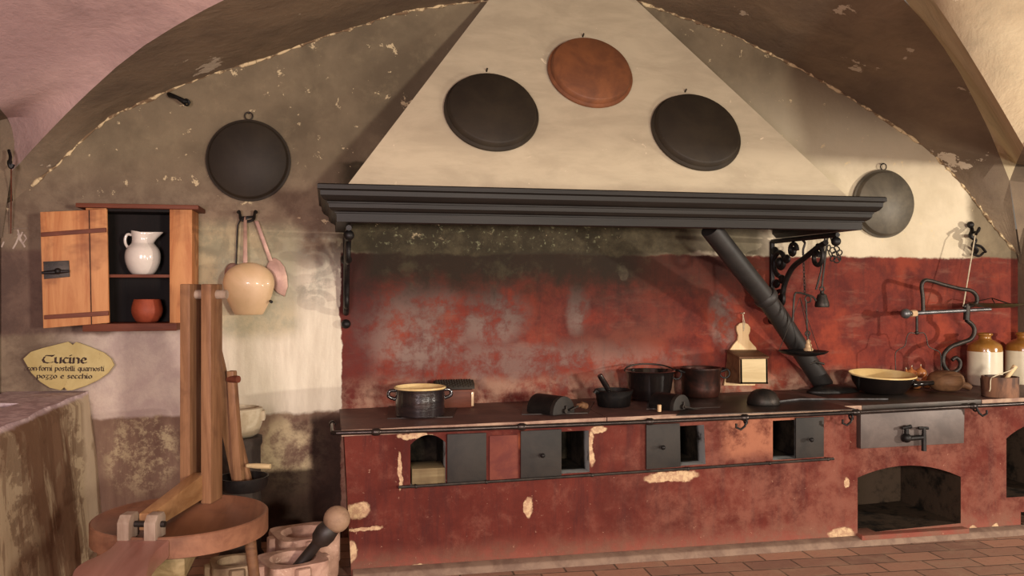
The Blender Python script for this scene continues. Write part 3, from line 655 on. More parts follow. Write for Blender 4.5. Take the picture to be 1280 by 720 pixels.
# worktop: stone slab with chipped edge, and an iron top at the right
xs = P(1076, 515, -.84).x; xe = P(1226, 505, -.84).x
yf = -.845
for (a, c_) in ((.07, P(759,520,yf).x-.003), (P(759,520,yf).x+.003, xs), (xe, XR)):
    b = MB(); nseg = max(2, int((c_-a)/.12)); b.cur = 0
    top = [(a+(c_-a)*i/nseg, yf+.006*math.sin(i*2.1+a)+.004*math.sin(i*5.3)) for i in range(nseg+1)]
    for (xa, ya), (xb, yb) in zip(top, top[1:]):
        b.cur = 0; b.add([(xa,ya,wtz(xa)),(xb,yb,wtz(xb)),(xb,-.003,wtz(xb)),(xa,-.003,wtz(xa))], [[0,1,2,3]])
        b.cur = 1; b.add([(xa,ya,wtz(xa)),(xb,yb,wtz(xb)),(xb,yb-.002,wtz(xb)-.034),(xa,ya-.002,wtz(xa)-.034)], [[3,2,1,0]])
        b.cur = 0; b.add([(xa,ya-.002,wtz(xa)-.034),(xb,yb-.002,wtz(xb)-.034),(xb,-.003,wtz(xb)-.034),(xa,-.003,wtz(xa)-.034)], [[3,2,1,0]])
    for xx in (a, c_):
        yq = top[0][1] if xx == a else top[-1][1]; b.cur = 0
        b.add([(xx,yq,wtz(xx)),(xx,-.003,wtz(xx)),(xx,-.003,wtz(xx)-.034),(xx,yq-.002,wtz(xx)-.034)], [[0,1,2,3]])
    b.build('worktop', [M['slab'], M['slabedge']], t, O, smooth=30)
b = MB(); b.prism([(xs+.004, -.85, wtz(xs)-.034), (xe-.004, -.85, wtz(xe)-.034), (xe-.004, -.85, wtz(xe)+.001), (xs+.004, -.85, wtz(xs)+.001)], (0, .847, 0)); b.build('iron_top', M['plate'], t, O, .003)
for (x0, y0, x1_, y1_) in ((484,524,566,506), (652,519,735,503), (808,512,900,496)):
    a1, a2, a3, a4 = Zs(x0,y0), Zs(x1_,y0-2), Zs(x1_+8,y1_-1), Zs(x0+2,y1_)
    MB().prism([a1,a2,a3,a4], (0,0,.006)).build('hob_plate', M['plate'], t, O, .002)
a1, a2 = Zs(845,520), Zs(1070,512)
MB().prism([a1, a2, Vector((a2.x+.02,-.2,wtz(a2.x+.02))), Vector((a1.x+.35,-.2,wtz(a1.x+.35))), Vector((a1.x+.25,-.5,wtz(a1.x+.25)))], (0,0,.004)).build('iron_sheet', M['plate'], t, O)
def quad_plate(name, pxs, y, thick, mat, bev=.003, parent=None):
    return MB().prism([P(x, yy, y) for x, yy in pxs], (0, thick, 0)).build(name, mat, parent or t, O, bev)
d1 = quad_plate('fire_door', [(559,543),(608,541),(608,602),(559,604.5)], -.822, .012, M['doorm'])
d2 = quad_plate('fire_door', [(651,539),(702,536.5),(702,595.5),(651,599.5)], -.822, .012, M['doorm'])
d3 = quad_plate('fire_door', [(808,531),(850,529),(851,583.5),(808,587)], -.822, .012, M['doorm'])
d4 = quad_plate('fire_door', [(995,522.5),(1030,521),(1030,571),(995,573.5)], -.822, .012, M['doorm'])
for dd, px, py in ((d2,677,568.5),(d3,827,558.5),(d4,1012,549)):
    k_ = P(px, py, -.83); MB().lathe([(.005,0),(.005,.012),(.012,.016),(.014,.026),(.008,.034),(.001,.036)], 16, k_, (0,-1,0)).build('knob', M['blackiron'], dd, O)
quad_plate('ash_box', [(515,586),(556.5,584.5),(556.5,605.5),(515,607)], -.79, .2, wood('greenish_box_wood', (134,118,86), (112,94,66), (86,68,50), 0, .8), .005)
quad_plate('red_panel', [(612,545),(648,543.5),(648,598),(612,601)], -.808, .01, mottled('orange_red_tile', (122,62,46), (96,42,36), 5, .85))
wt = quad_plate('water_tank_front', [(1076,518),(1206,511),(1205,554),(1076,561)], -.845, .05, M['steel'], .004)
tp = P(1142,549,-.87); b = MB()
b.tube([tp+Vector((-.05,0,.005)), tp+Vector((.07,0,.01))], .016, 12)
b.tube([tp+Vector((.07,-.005,.07)), tp+Vector((.07,-.005,-.075))], [.012,.016], 12)
b.tube([tp+Vector((.03,-.005,.07)), tp+Vector((.10,-.005,.066))], .009, 8); b.ball(tp+Vector((-.05,0,.01)), .03, 14)
b.tube([tp+Vector((-.05,0,.02)), tp+Vector((-.05,0,.07))], .014, 10); b.tube([tp+Vector((-.085,-.005,.072)), tp+Vector((-.02,0,.08))], [.008,.014], 8)
b.tube([tp+Vector((-.05,.0,.0)), tp+Vector((-.05,.05,.0))], .02, 10)
b.build('tap', M['blackiron'], wt, O)
# rails
rl = [(416,541.5),(470,540),(560,537),(652,533.5),(740,530),(812,527),(930,522),(1068,515.5),(1140,511.5),(1216,507.5),(1300,503.5)]
ry = -.885; rp = [P(x, y, ry) for x, y in rl]; st_ = Vector((rp[0].x, -.60, rp[0].z+.006))
b = MB(); b.tube([st_+Vector((0,.015,0)), st_, Vector((rp[0].x, ry+.02, rp[0].z))]+[rp[0]+Vector((.02,0,0))]+rp[1:], .0125, 10)
b.ball(st_, .02); 
for x, y in ((470,540),(652,533.5),(812,527),(931,522),(1070,515.4),(1216,507.5)):
    p = P(x, y, ry); b.lathe([(.014,-.025),(.021,-.012),(.021,.012),(.014,.025)], 14, p, (1,0,0)); b.tube([p, Vector((p.x, -.80, p.z-.01))], .009, 8)
b.build('towel_rail', mottled('polished_iron_rail', (70,60,56), (48,42,40), 10, .32, .7), t, O)
b = MB(); b.tube([P(x, y, -.832) for x, y in ((498,609),(520,608),(640,600.5),(760,592.5),(880,584.5),(960,579),(1042,573.5))], .0085, 8)
for x, y in ((520,608),(608,602.5),(740,594),(860,586),(962,579),(1035,574)): p = P(x, y, -.832); b.tube([p, Vector((p.x,-.795,p.z))], .007, 6); b.ball(p, .012, 10)
b.build('door_rail', M['iron'], t, O)
pz = lambda x: 0
b = MB(); b.prism([(.13,-.80,0),(.13,-.88,0),(.13,-.86,.035),(.13,-.80,.05)], (XR-.13,0,0)); b.build('plinth', M['mortar_strip'], t, O, .008)
p1, p2 = Fp(1072,667), Fp(1202,655)
MB().box((p1.x-.01, -.86, min(p1.z,p2.z)-.045), (p2.x+.01, -.70, min(p1.z,p2.z)+.004)).build('hearth_sill', M['range'], t, O, .008)
# hooks hanging on the rail
for i, (x, y, lab) in enumerate(((928,526,'small iron ring hook on the rail below the ladle bowl'), (1060,521,'small iron ring hook on the rail just left of the steel tank front'), (1222,510,'small iron ring hook on the rail just right of the steel tank front'))):
    p = P(x, y, ry-.0); hk = thing('rail_hook', lab, 'hook', p, 0, 'ring hooks on the rail')
    sx = -1 if i < 2 else 1
    MB().tube([Vector((.02*-sx,.0,.018)), Vector((.02*-sx,-.016,.0)), Vector((.005*-sx,-.02,-.03)), Vector((.02*sx,-.02,-.048)), Vector((.05*sx,-.02,-.035)), Vector((.05*sx,-.02,-.012))], .007, 8).build('hook', M['blackiron'], hk)
    MB().ring((0.02*-sx,0,.0), .019, .006, (1,0,.1)).build('eye', M['blackiron'], hk)

# ------------------------------------------------------------------ things on the range
# glazed pot
pl = placed(525, 524, ZT+.006, .155)
t = thing('glazed_pot', 'tall glossy dark brown pot with a cream rim on the left of the worktop', 'pot', pl)
ppm = 1080/((pl-CAM).dot(FW)); R = 31.5/ppm; Hh = 36/ppm
MB().lathe([(.001,0),(R*.9,0),(R*.96,.006),(R*.985,Hh*.3),(R*1.0,Hh*.7),(R*.985,Hh*.9),(R*1.0,Hh*.94)], 48, capends=False).build('body', M['glaze'], t, smooth=50)
MB().lathe([(R*1.0,Hh*.935),(R*1.03,Hh*.96),(R*1.02,Hh),(R*.97,Hh*1.01),(R*.93,Hh*.97),(R*.92,Hh*.2),(.001,Hh*.18)], 48, capends=False).build('rim', M['yellow'], t, smooth=50)
for sx in (-1, 1):
    MB().tube(smooth_path([(sx*R*.97,0,Hh*.88),(sx*(R+.03),0,Hh*.86),(sx*(R+.035),0,Hh*.68),(sx*R*.97,0,Hh*.58)]), .011).build('handle', M['glaze'], t)
    t.children[-1].rotation_euler = (0,0,-.35)
# grater box
pl = P(570, 500, -.14); pl.z = wtz(pl.x)+.002
t = thing('grater_box', 'small brown wooden grater box behind the glossy pot', 'grater', pl, .02)
MB().box((-.11,-.06,0), (.10,.06,.115)).build('box', M['graterwood'], t, bevel=.004)
MB().box((.088,-.066,.01), (.104,-.05,.10)).build('corner_strip', M['brass'], t, bevel=.002)
b = MB(); arc = []
for i in range(13): a = PI*i/12; arc.append((-.0, -.068*math.cos(a), .12+.052*math.sin(a)))
b.prism([(-.14, y, z) for _, y, z in arc], (.25,0,0))
for i in range(14):
    for j in range(1, 9):
        a = PI*(j+.5*(i % 2))/10; b.ball((-.125+i*.0165, -.068*math.cos(a), .12+.052*math.sin(a)), .0055, 6)
b.build('grating_plate', M['greyiron'] if False else M['panblack'], t)
# roaster drums
def roaster(px, py, lab, scale=1., handle=True, rz=-.5):
    pl = Zs(px, py, .006); pl.y += .03
    t = thing('roasting_drum', lab, 'roaster', pl, rz, 'iron roasting drums let into the hob plates')
    R = .085*scale; L = .19*scale; b = MB()
    def half(R, y0, y1, n=20):
        pts = [(R*math.cos(PI*i/n), R*math.sin(PI*i/n)+.012) for i in range(n+1)]+[(-R, 0), (R, 0)]
        return [(x, y0, z) for x, z in pts], (0, y1-y0, 0)
    a, e = half(R, -L/2+.02, L/2); b.prism(a, e); b.build('drum', M['blackiron'], t, smooth=30)
    b = MB(); a, e = half(R*1.0, -L/2-.012, -L/2+.018); b.prism(a, e); b.build('end_cap', M['doorm'], t, bevel=.003)
    b = MB(); b.tube([(0,-L/2-.03,.02),(0,-L/2,.02)], .014, 10); b.tube([(.01,-L/2-.022,.005),(.01,-L/2-.022,.05)], .006, 8); b.build('spindle', M['iron'], t)
    if handle:
        hd = MB(); hd.tube([(.03,-L/2-.03,.02),(.12,-L/2-.035,.045)], .006, 8); hd.build('crank', M['iron'], t)
        hg = MB(); hg.tube(smooth_path([(.10,-L/2-.035,.045),(.15,-L/2-.02,.042),(.20,-L/2-.01,.028)]), [.012]*6+[.02]*6+[.012], 12); hg.build('handle', M['brownwood'], t)
    else:
        hd = MB(); hd.tube([(.0,-L/2-.03,.02),(.09,-L/2-.05,.0),(.17,-L/2-.07,-.005)], .007, 8); hd.build('crank', M['iron'], t)
        MB().lathe([(.012,0),(.013,.04),(.010,.042)], 12, (-.16,-.06,.0)).build('peg', M['brass'], t)
    return t
roaster(689, 516, 'dark iron roasting drum with a wooden crank handle, near the middle of the worktop', 1.1, True, .55)
roaster(838, 511, 'grey iron roasting drum in front of the big black cauldron', .95, False, .5)
# saucepan
pl = placed(767, 511, ZT, .12); ppm = 1080/((pl-CAM).dot(FW)); R = 23.5/ppm
t = thing('saucepan', 'small black lidless saucepan with its handle sticking up', 'saucepan', pl)
MB().lathe([(R*.8,0),(R*.86,.006),(R*.95,.07),(R*1.03,.1),(R*1.05,.104),(R*1.0,.106),(R*.9,.07),(R*.78,.012),(.001,.01)], 36).build('body', M['blackiron'], t, smooth=50)
MB().tube([(-.04,-.07,.085),(-.085,-.09,.15),(-.125,-.10,.21)], [.014,.019,.017], 12).build('handle', M['glazeblk'], t)
MB().tube([(-R*.9,-.04,.1),(-R*1.15,-.05,.103),(-R*1.2,-.05,.092)], .012, 8).build('spout', M['blackiron'], t)
# cauldron
pl = placed(812, 496, ZT, .17); ppm = 1080/((pl-CAM).dot(FW)); R = 31/ppm
t = thing('cauldron', 'big blue-black cauldron behind the right roasting drum', 'pot', pl)
MB().lathe([(R*.6,0),(R*.75,.01),(R*.88,.08),(R*.95,.17),(R*1.0,.19),(R*1.02,.195),(R*.97,.198),(R*.9,.16),(R*.7,.03),(.001,.02)], 40).build('body', M['glazeblk'], t, smooth=50)
b = MB(); pts = []
for i in range(19): a = PI*i/18; pts.append((-R*math.cos(a), .13*math.sin(a)*.9, .195+.035*math.sin(a)))
b.tube(pts, .0055, 8); b.build('bail_handle', M['iron'], t); t.rotation_euler = (0, 0, -.2)
# copper pot
pl = placed(876, 494, ZT+.004, .15); ppm = 1080/((pl-CAM).dot(FW)); R = 24/ppm
t = thing('copper_pot', 'sooty copper pot with ring handles beside the blue-black cauldron', 'pot', pl)
MB().lathe([(R*.85,0),(R*.94,.012),(R*1.0,.06),(R*1.0,.17),(R*1.08,.185),(R*1.08,.198),(R*1.0,.2),(R*.94,.18),(R*.92,.03),(.001,.02)], 40).build('body', M['copper'], t, smooth=50)
for sx in (-1, 1):
    h_ = MB(); h_.tube(smooth_path([(sx*R*1.0,-.03,.17),(sx*(R+.04),-.03,.185),(sx*(R+.04),.03,.185),(sx*R*1.0,.03,.17)]), .008); h_.ring((sx*(R+.045),0,.155), .032, .006, (0.3,1,0)); h_.build('handle', M['blackiron'], t)
# fiddle-shaped salt box
sb = Vector((P(928, 483, -.13).x, -.02, P(928,482,-.2).z)); yb = -.03
t = thing('salt_box', 'pale wooden salt box with a fiddle-shaped back hung by the post', 'salt box', sb)
op = [(905,482),(908,468),(911,440),(916,432),(922,425),(923,419),(921,413),(921,408),(925,404),(930,403),(935,405),(938,409),(938,414),(936,419),(937,425),(941,430),(945,434),(947,440),(947,470),(944,482)]
pts = [P(x, y, yb) for x, y in op]
MB().prism(pts, (0, .02, 0)).build('back_board', M['palewood'], t, sb, .004)
yf_ = -.23
f1, f2, f3, f4 = [P(x, y, yf_) for x, y in ((925,449),(959.5,448.5),(960,480),(925.5,480))]
b1, b2 = P(909,440,yb), P(946,440,yb); b4, b3 = P(907,478,yb), P(944,478,yb)
MB().prism([f1,f2,f3,f4], (0,.014,0)).build('front_panel', M['boxwood'], t, sb, .002)
sp = MB(); sp.prism([f1, f4, b4, b1], (.014,0,0)); sp.build('side_panel', M['brownwood'], t, sb)
sp = MB(); sp.prism([f2, f3, b3, b2], (-.014,0,0)); sp.build('side_panel', M['brownwood'], t, sb)
sp = MB(); sp.prism([f3, f4, b4, b3], (0,0,.012)); sp.build('bottom_panel', M['brownwood'], t, sb)
sp = MB(); up_ = Vector((0,0,.004)); sp.prism([f1+up_+Vector((-.008,-.006,0)), f2+up_+Vector((.008,-.006,0)), b2+up_+Vector((.006,0,.0)), b1+up_+Vector((-.006,0,0))], (0,0,.012)); sp.build('lid', M['brownwood'], t, sb, .002)
ml = MB(); nl = P(928.5, 392, yb); ml.tube([nl+Vector((0,.05,0)), nl+Vector((0,-.02,.004))], .005, 8); ml.tube([nl, P(929,404,yb-.004), P(929.5,414,yb-.004)], .003, 6); ml.tube([nl, P(931,404,yb-.004), P(929.5,414,yb-.004)], .003, 6); ml.build('hanging_cord', M['cord'], t, sb)
# ladle
pl = placed(954, 508, ZT+.004, .10)
t = thing('ladle', 'iron ladle lying bowl up-ended with a long thin handle on the worktop', 'ladle', pl)
MB().lathe([(.098,0),(.102,.006),(.096,.04),(.075,.075),(.045,.093),(.001,.1)], 36).build('bowl', M['iron'], t, smooth=60)
e = Zs(1110, 499, .012)
MB().tube([Vector((.09,0,.012)), (Zs(1000,499, .012)-pl), e-pl], [.009,.007,.006], 8).build('handle', M['greyiron'], t)
# glazed yellow pan
pl = placed(1102, 494, ZT+.002, .15); ppm = 1080/((pl-CAM).dot(FW)); R = 37.5/ppm
t = thing('glazed_pan', 'black glazed earthenware pan, yellow inside, on the iron top', 'pan', pl)
t.rotation_euler = (math.radians(4), 0, 0); t.location.z += .008
MB().lathe([(.001,0),(R*.68,0),(R*.76,.01),(R*.92,.06),(R*1.03,.105),(R*1.06,.118)], 48, capends=False).build('body', M['glazeblk'], t, smooth=60)
MB().lathe([(R*1.06,.116),(R*1.05,.125),(R*1.0,.122),(R*.9,.07),(R*.7,.02),(.001,.014)], 48, capends=False).build('lining', M['yellow'], t, smooth=60)
MB().tube(smooth_path([(R*.7,-R*.62,.07),(R*.95,-R*.72,.078),(R*1.3,-R*.8,.085)]), [.032]*4+[.026]*4+[.022]*5, 14, flat=.75).build('handle', M['glazeblk'], t)
# onions
ons = [(1137,476,.0),(1148,476,.0),(1158,476,0),(1143,477,.0),(1153,477,0),(1145,469,1),(1152,469,1),(1140,470,1)]
base = None
labs = ['onion lowest at the left of the pile, next to the yellow pan', 'brown onion in the middle of the bottom row of the pile', 'onion at the right of the pile, next to the wooden bowl', 'front left onion of the pile behind the glazed pan', 'front right onion of the pile behind the glazed pan', 'left onion of the two on top of the pile', 'right onion of the two on top of the pile', 'reddish onion high on the left side of the pile']
g0 = P(1149, 480, -.19)
offs = [(-.10,.03,0),(-.02,.08,0),(.10,.05,0),(-.06,-.05,0),(.04,-.03,0),(-.04,.03,.062),(.035,.03,.066),(-.105,.0,.05)]
for i, (ox, oy, oz) in enumerate(offs):
    loc = Vector((g0.x+ox, g0.y+oy, wtz(g0.x+ox)+.002+oz))
    if base is None:
        t = thing('onion', labs[0], 'onion', loc, 0, 'onions piled on the iron top')
        MB().lathe([(.001,0),(.02,.003),(.037,.022),(.04,.036),(.033,.056),(.015,.067),(.006,.074),(.004,.086),(.001,.087)], 20).build('bulb', M['onion'], t, smooth=70)
        MB().tube([(0,0,.082),(.002,0,.092),(.005,.001,.098)], [.004,.003,.002], 6).build('stem', M['cord'], t); base = t
    else: dup(base, loc, labs[i], i*1.1)
# wooden bowl with lid
pl = placed(1182, 491, ZT+.001, .125); ppm = 1080/((pl-CAM).dot(FW)); R = 21.5/ppm
t = thing('wooden_bowl', 'squat brown turned wooden bowl with a domed cover between onions and jars', 'bowl', pl)
MB().lathe([(.001,0)]+smp([(R*.5,0),(R*.72,.012),(R*.95,.045),(R*1.0,.07),(R*.98,.082)])+[(.001,.082)], 40).build('body', M['brownwood'], t, smooth=50)
MB().lathe(smp([(R*.98,.082),(R*.97,.09),(R*.85,.115),(R*.5,.135),(.001,.142)]), 40).build('cover', M['brownwood'], t, smooth=50)
MB().tube([(R*.9,0,.045),(R*1.3,-.02,.03),(R*1.5,-.02,.02)], [.022,.026,.02], 10).build('handle', M['brownwood'], t)
# stoneware jars
pl = placed(1231, 483, ZT+.001, .11); ppm = 1080/((pl-CAM).dot(FW)); R = 20/ppm; s = 1/ppm
t = thing('stoneware_jar', 'left cream stoneware jar with an ochre shoulder, at the right of the worktop', 'jar', pl, 0, 'stoneware jars')
MB().lathe([(R*.95,0),(R*.99,.004),(R,.02),(R,42*s)], 40).build('body', M['jarw'], t, smooth=40)
MB().lathe([(R,42*s)]+smp([(R,43*s),(R*.93,50*s),(R*.6,55*s),(R*.38,57.5*s),(R*.36,61*s),(R*.44,62*s),(R*.44,64*s),(R*.3,64.5*s),(R*.28,56*s),(.001,54*s)], 4), 40, capends=False).build('shoulder', M['ochre'], t, smooth=60)
pj = pl+Vector((.285,0,0)); dup(t, Vector((P(1279,483,pl.y).x, pl.y, pl.z)), 'right cream stoneware jar with an ochre shoulder, cut by the picture edge')
# wooden measure
pl = placed(1250, 498, ZT+.001, .115); ppm = 1080/((pl-CAM).dot(FW)); R = 21/ppm; s = 1/ppm
t = thing('wooden_tub', 'small scorched wooden tub with a stick and a cord, in front of the jars', 'tub', pl)
MB().lathe([(R*.97,0),(R,.004),(R*1.0,25*s),(R*.9,25*s),(R*.88,.03),(.001,.028)], 36).build('body', mottled('scorched_wood', (136,96,72), (70,50,42), 7, .75, stretch=(2,2,.6)), t, smooth=40)
MB().tube([(-.02,.02,.06),(.05,.0,22*s),(.10,-.02,38*s)], [.012,.013,.016], 10).build('stick', M['palewood'], t)
MB().tube(smooth_path([(.098,-.02,37*s),(.02,-.06,33*s),(-.1,-.07,27*s),(-R*1.02,-.05,23*s),(-R*1.06,-.05,12*s),(-R*1.2,-.06,8*s)]), .0035, 6).build('cord', M['cord'], t)
# tin cup by the jar
pl = placed(1222, 485, ZT+.001, .04); pl.y -= .09
t = thing('tin_cup', 'small dark tin cup in front of the left stoneware jar', 'cup', pl)
MB().lathe([(.036,0),(.04,.003),(.043,.075),(.039,.075),(.036,.008),(.001,.006)], 24).build('body', M['iron'], t, smooth=50)
MB().tube(smooth_path([(.04,0,.065),(.066,0,.06),(.066,0,.03),(.04,0,.02)]), .005, 8).build('handle', M['iron'], t)
# dark lid behind
# ------------------------------------------------------------------ hanging balance
yb = -.42
h0 = P(1006, 330, yb)
t = thing('hanging_balance', 'iron balance on a chain with one round pan, hung from the scroll bracket', 'scale', h0)
def chain(mb, pts, r=.0055, ln=.02):
    pts = [Vector(p) for p in pts]
    for a, b_ in zip(pts, pts[1:]):
        n_ = max(1, int((b_-a).length/ln))
        for i in range(n_):
            c_ = a.lerp(b_, (i+.5)/n_); d_ = (b_-a).normalized(); ax = Vector((0,1,0)) if i % 2 else Vector((1,.1,0)); sd = d_.cross(ax).normalized()
            mb.tube([c_+d_*(ln*.62*math.cos(2*PI*k/10))+sd*(ln*.3*math.sin(2*PI*k/10)) for k in range(10)], r*.55, 5, True)
b = MB(); chain(b, [P(1004,318,yb), P(1006,366,yb)]); b.tube(smooth_path([P(1003,300,yb+.03),P(1006,304,yb),P(1004,312,yb),P(1004,319,yb)]), .008, 8); b.build('chain', M['iron'], t, h0)
b = MB(); b.tube(smooth_path([P(991,402,yb),P(993,370,yb),P(998,366,yb),P(1007,368,yb),P(1016,371,yb),P(1020,376,yb)]), .007, 8); b.ring(P(1010,374,yb), .022, .005, (0,1,0)); b.build('beam', M['iron'], t, h0)
b = MB(); b.tube([P(1007.5,375,yb), P(1009,415,yb), P(1010,428,yb)], .006, 8); b.ring(P(1009.5,417,yb), .016, .005); b.build('rod', M['iron'], t, h0)
b = MB(); b.lathe([(.03,0),(.032,.012),(.02,.024),(.022,.04),(.014,.05),(.016,.065),(.006,.078)], 18, P(1010.5,438.5,yb)); b.build('weight', M['brass'], t, h0)
pc = P(1004, 440, yb); R = 28/175
b = MB(); b.lathe([(.001,-.028),(R*.5,-.024),(R*.85,-.010),(R,.004),(R*1.01,.008),(R*.97,.008),(R*.8,-.002),(R*.45,-.014),(.001,-.018)], 44, pc); b.build('scale_pan', M['blackiron'], t, h0)
b = MB()
for a_ in (0, 2.1, 4.2):
    b.tube([P(1000,372,yb), pc+Vector((R*.97*math.cos(a_+.35), R*.97*math.sin(a_+.35), .006))], .0022, 5)
b.build('pan_wires', M['iron'], t, h0)
# bell weight
yb = -.30; h0 = P(1030, 300, yb)
t = thing('bell_weight', 'bell-shaped iron weight on two thin rods below the right end of the hood', 'weight', h0)
b = MB(); b.tube([P(1032,292,yb), P(1026,340,yb), P(1020,362,yb)], .007, 8); b.tube([P(1035,292,yb), P(1027,360,yb)], .007, 8); b.ball(P(1033,291,yb), .024, 12); b.tube([P(1033,291,yb), P(1033,284,yb)], .008); b.build('rods', M['iron'], t, h0)
c_ = P(1027.5, 384, yb); b = MB(); b.lathe([(.045,0),(.049,.008),(.046,.03),(.034,.07),(.03,.085),(.014,.095),(.012,.11),(.001,.112)], 22, c_); b.ring(c_+Vector((0,0,.125)), .016, .005); b.build('bell', M['iron'], t, h0)
# bunch of iron rings
yb = -.28; h0 = P(1042, 290, yb)
t = thing('ring_bunch', 'bunch of small iron rings and keys beside the bell-shaped weight', 'rings', h0)
b = MB(); b.tube([P(1036,288,yb), P(1041,304,yb)], .008); b.tube([P(1038,288,yb), P(1047,306,yb)], .009); b.tube([P(1034,287,yb), P(1040,287,yb)], .012); b.build('straps', M['iron'], t, h0)
b = MB()
for x, y in ((1036,310),(1041,313),(1046,311),(1038,317),(1044,318),(1049,316),(1041,323),(1046,325),(1049,322)):
    b.ring(P(x, y, yb-.01*random.random()), .02, .0045, (random.uniform(-.7,.7), 1, random.uniform(-.5,.5)))
b.build('rings', M['iron'], t, h0)

# ------------------------------------------------------------------ steelyard at the right
yb = -.2; h0 = P(1180, 385, yb)
t = thing('steelyard_scale', 'iron steelyard with a scrolled hook hanging on the right part of the red wall', 'scale', h0)
def Q(x, y, d=0): return P(x, y, yb+d)
b = MB(); b.tube([Q(1133,392), Q(1238,386.5)], [.016,.012], 10); b.ball(Q(1132,392), .036, 18); b.build('beam', M['greyiron'], t, h0)
b = MB(); b.tube([Q(1139,392), Q(1145,391.5)], .024, 8); b.build('beam_collar', M['brass'], t, h0)
b = MB(); b.tube(smooth_path([Q(1154,390),Q(1153.5,372),Q(1152,358),Q(1155,351),Q(1163,351),Q(1180,356),Q(1200,361),Q(1213,363),Q(1220,369),Q(1221,377),Q(1215,382),Q(1204,383)], 5), .014, 10); b.build('hook_frame', M['iron'], t, h0)
b = MB(); b.tube([Q(1209,380), Q(1208,400)], .022, 10); b.tube(smooth_path([Q(1208,400),Q(1216,407),Q(1218,415),Q(1213,424),Q(1200,429),Q(1188,434),Q(1180,443),Q(1179,454),Q(1184,463),Q(1192,465),Q(1199,460),Q(1200,452),Q(1195,447),Q(1190,450)], 5), [.016]*40+[.014]*26, 10); b.build('load_hook', M['iron'], t, h0)
b = MB(); b.tube([Q(1146,392), Q(1146,416)], .009, 8); b.ball(Q(1146,416), .015, 10); b.build('drop_link', M['iron'], t, h0)
b = MB(); wpx = [(1120,472),(1119,448),(1120,440),(1125,436),(1131,432),(1134,420),(1138,416),(1146,417),(1154,416),(1158,422),(1160,432),(1166,436),(1174,440),(1176,448),(1176,472)]
b.tube(smooth_path([Q(*p) for p in wpx], 4), .0035, 6); b.build('wire_frame', M['iron'], t, h0)
b = MB(); b.tube([Q(1204,383), P(1218,300,-.16), P(1219,293,-.14)], .0045, 6); b.build('hanging_wire', M['cord'], t, h0)
# plate on the wall behind
c_ = Q(1243, 382, -.02); b = thing('tarnished_plate', 'dim greenish metal plate seen edge on, at the end of the steelyard beam', 'plate', c_)
MB().lathe([(.001,-.02),(.12,-.012),(.19,.012),(.2,.016),(.185,.016),(.11,-.004),(.001,-.01)], 40).build('dish', M['greencloth'], b)
bq = MB()
for a_ in (.4, 2.5, 4.6): bq.tube([(.185*math.cos(a_), .185*math.sin(a_), .014), (-.02,.0,.055)], .003, 5)
bq.tube([(-.02,0,.05), (-.05,-.06,.018)], .004, 6); bq.build('wires', M['iron'], b)
# iron wall hook
c_ = P(1217, 300, -.03); t = thing('twisted_wall_hook', 'gnarled black iron hook on the wall above the steelyard wire', 'hook', c_)
b = MB(); b.ball(P(1213,281,-.05), .026, 12)
b.tube(smooth_path([P(1213,281,-.02),P(1215,288,-.06),P(1213,295,-.09),P(1219,300,-.08),P(1216,307,-.07),P(1221,313,-.06),P(1217,318,-.03)],5), .015, 8)
b.tube(smooth_path([P(1214,290,-.07),P(1222,290,-.12),P(1224,285,-.12),P(1220,293,-.16)],4), .010, 8); b.tube(smooth_path([P(1216,306,-.06),P(1226,308,-.08),P(1232,315,-.05)],4), .010, 8); b.tube(smooth_path([P(1217,318,-.06),P(1224,320,-.07),P(1229,316,-.04)],4), .009, 8)
b.tube([P(1214,295,.02), P(1214,295,-.08)], .012, 8); b.build('hook', M['blackiron'], t, c_)

# ------------------------------------------------------------------ ladles on the wall, left of the hood
yb = -.05; h0 = P(309, 270, -.02)
t = thing('utensil_hook', 'black iron hook rack above the brass ladle', 'hook', h0)
b = MB(); b.tube(smooth_path([P(297,266,-.09),P(299,264,-.08),P(300,269,-.06),P(301,274,-.04),P(309,277,-.035),P(317,274,-.04),P(318,269,-.06),P(319,264,-.08),P(321,266,-.09)], 5), .0085, 8)
b.tube([P(301,272,-.03), P(317,271,-.03)], .008, 8); b.tube([P(309,272,.03), P(309,272,-.035)], .011, 8); b.build('rack', M['blackiron'], t, h0)
c_ = P(311, 362, -.125); t = thing('brass_ladle', 'big rounded brass ladle hanging left of the hood', 'ladle', c_)
s = 1/201
b = MB(); b.lathe([(.001,-31*s)]+smp([(16*s,-31*s),(19*s,-27*s),(26*s,-12*s),(30*s,2*s),(30.5*s,10*s),(28*s,19*s),(22*s,26*s),(13*s,31*s),(6*s,33*s),(.001,33.5*s)]), 44, sq=.5); b.build('bowl', M['brass'], t, smooth=70)
b = MB(); b.prism([P(304.5,275,-.06)-c_, P(308.5,275,-.06)-c_, P(309.5,334,-.11)-c_, P(303.5,334,-.11)-c_], (0,.008,0)); b.tube([P(306,277,-.055)-c_, P(306,272,-.05)-c_, P(307,271,-.036)-c_], .006, 6); b.build('handle', M['pinkmetal'], t, bevel=.002)
MB().tube([P(338,376.5,-.15)-c_, P(339.5,377.5,-.17)-c_], .009, 8).build('rivet', M['blackiron'], t)
c_ = P(347, 348, -.03); t = thing('skimmer', 'dull pinkish skimmer hanging half behind the brass ladle', 'skimmer', c_)
b = MB(); pts = []
for x, y in ((333,333),(337,325),(343,322),(350,326),(356,334),(359,345),(360,358),(356,371),(347,366),(338,356)): pts.append(P(x, y, -.03)-c_)
b.prism(pts, (0,.010,0)); b.build('blade', M['pinkmetal'], t, bevel=.004)
MB().prism([P(318,276,-.045)-c_, P(323,276,-.045)-c_, P(341,326,-.036)-c_, P(336,327,-.036)-c_], (0,.007,0)).build('handle', M['pinkmetal'], t, bevel=.002)
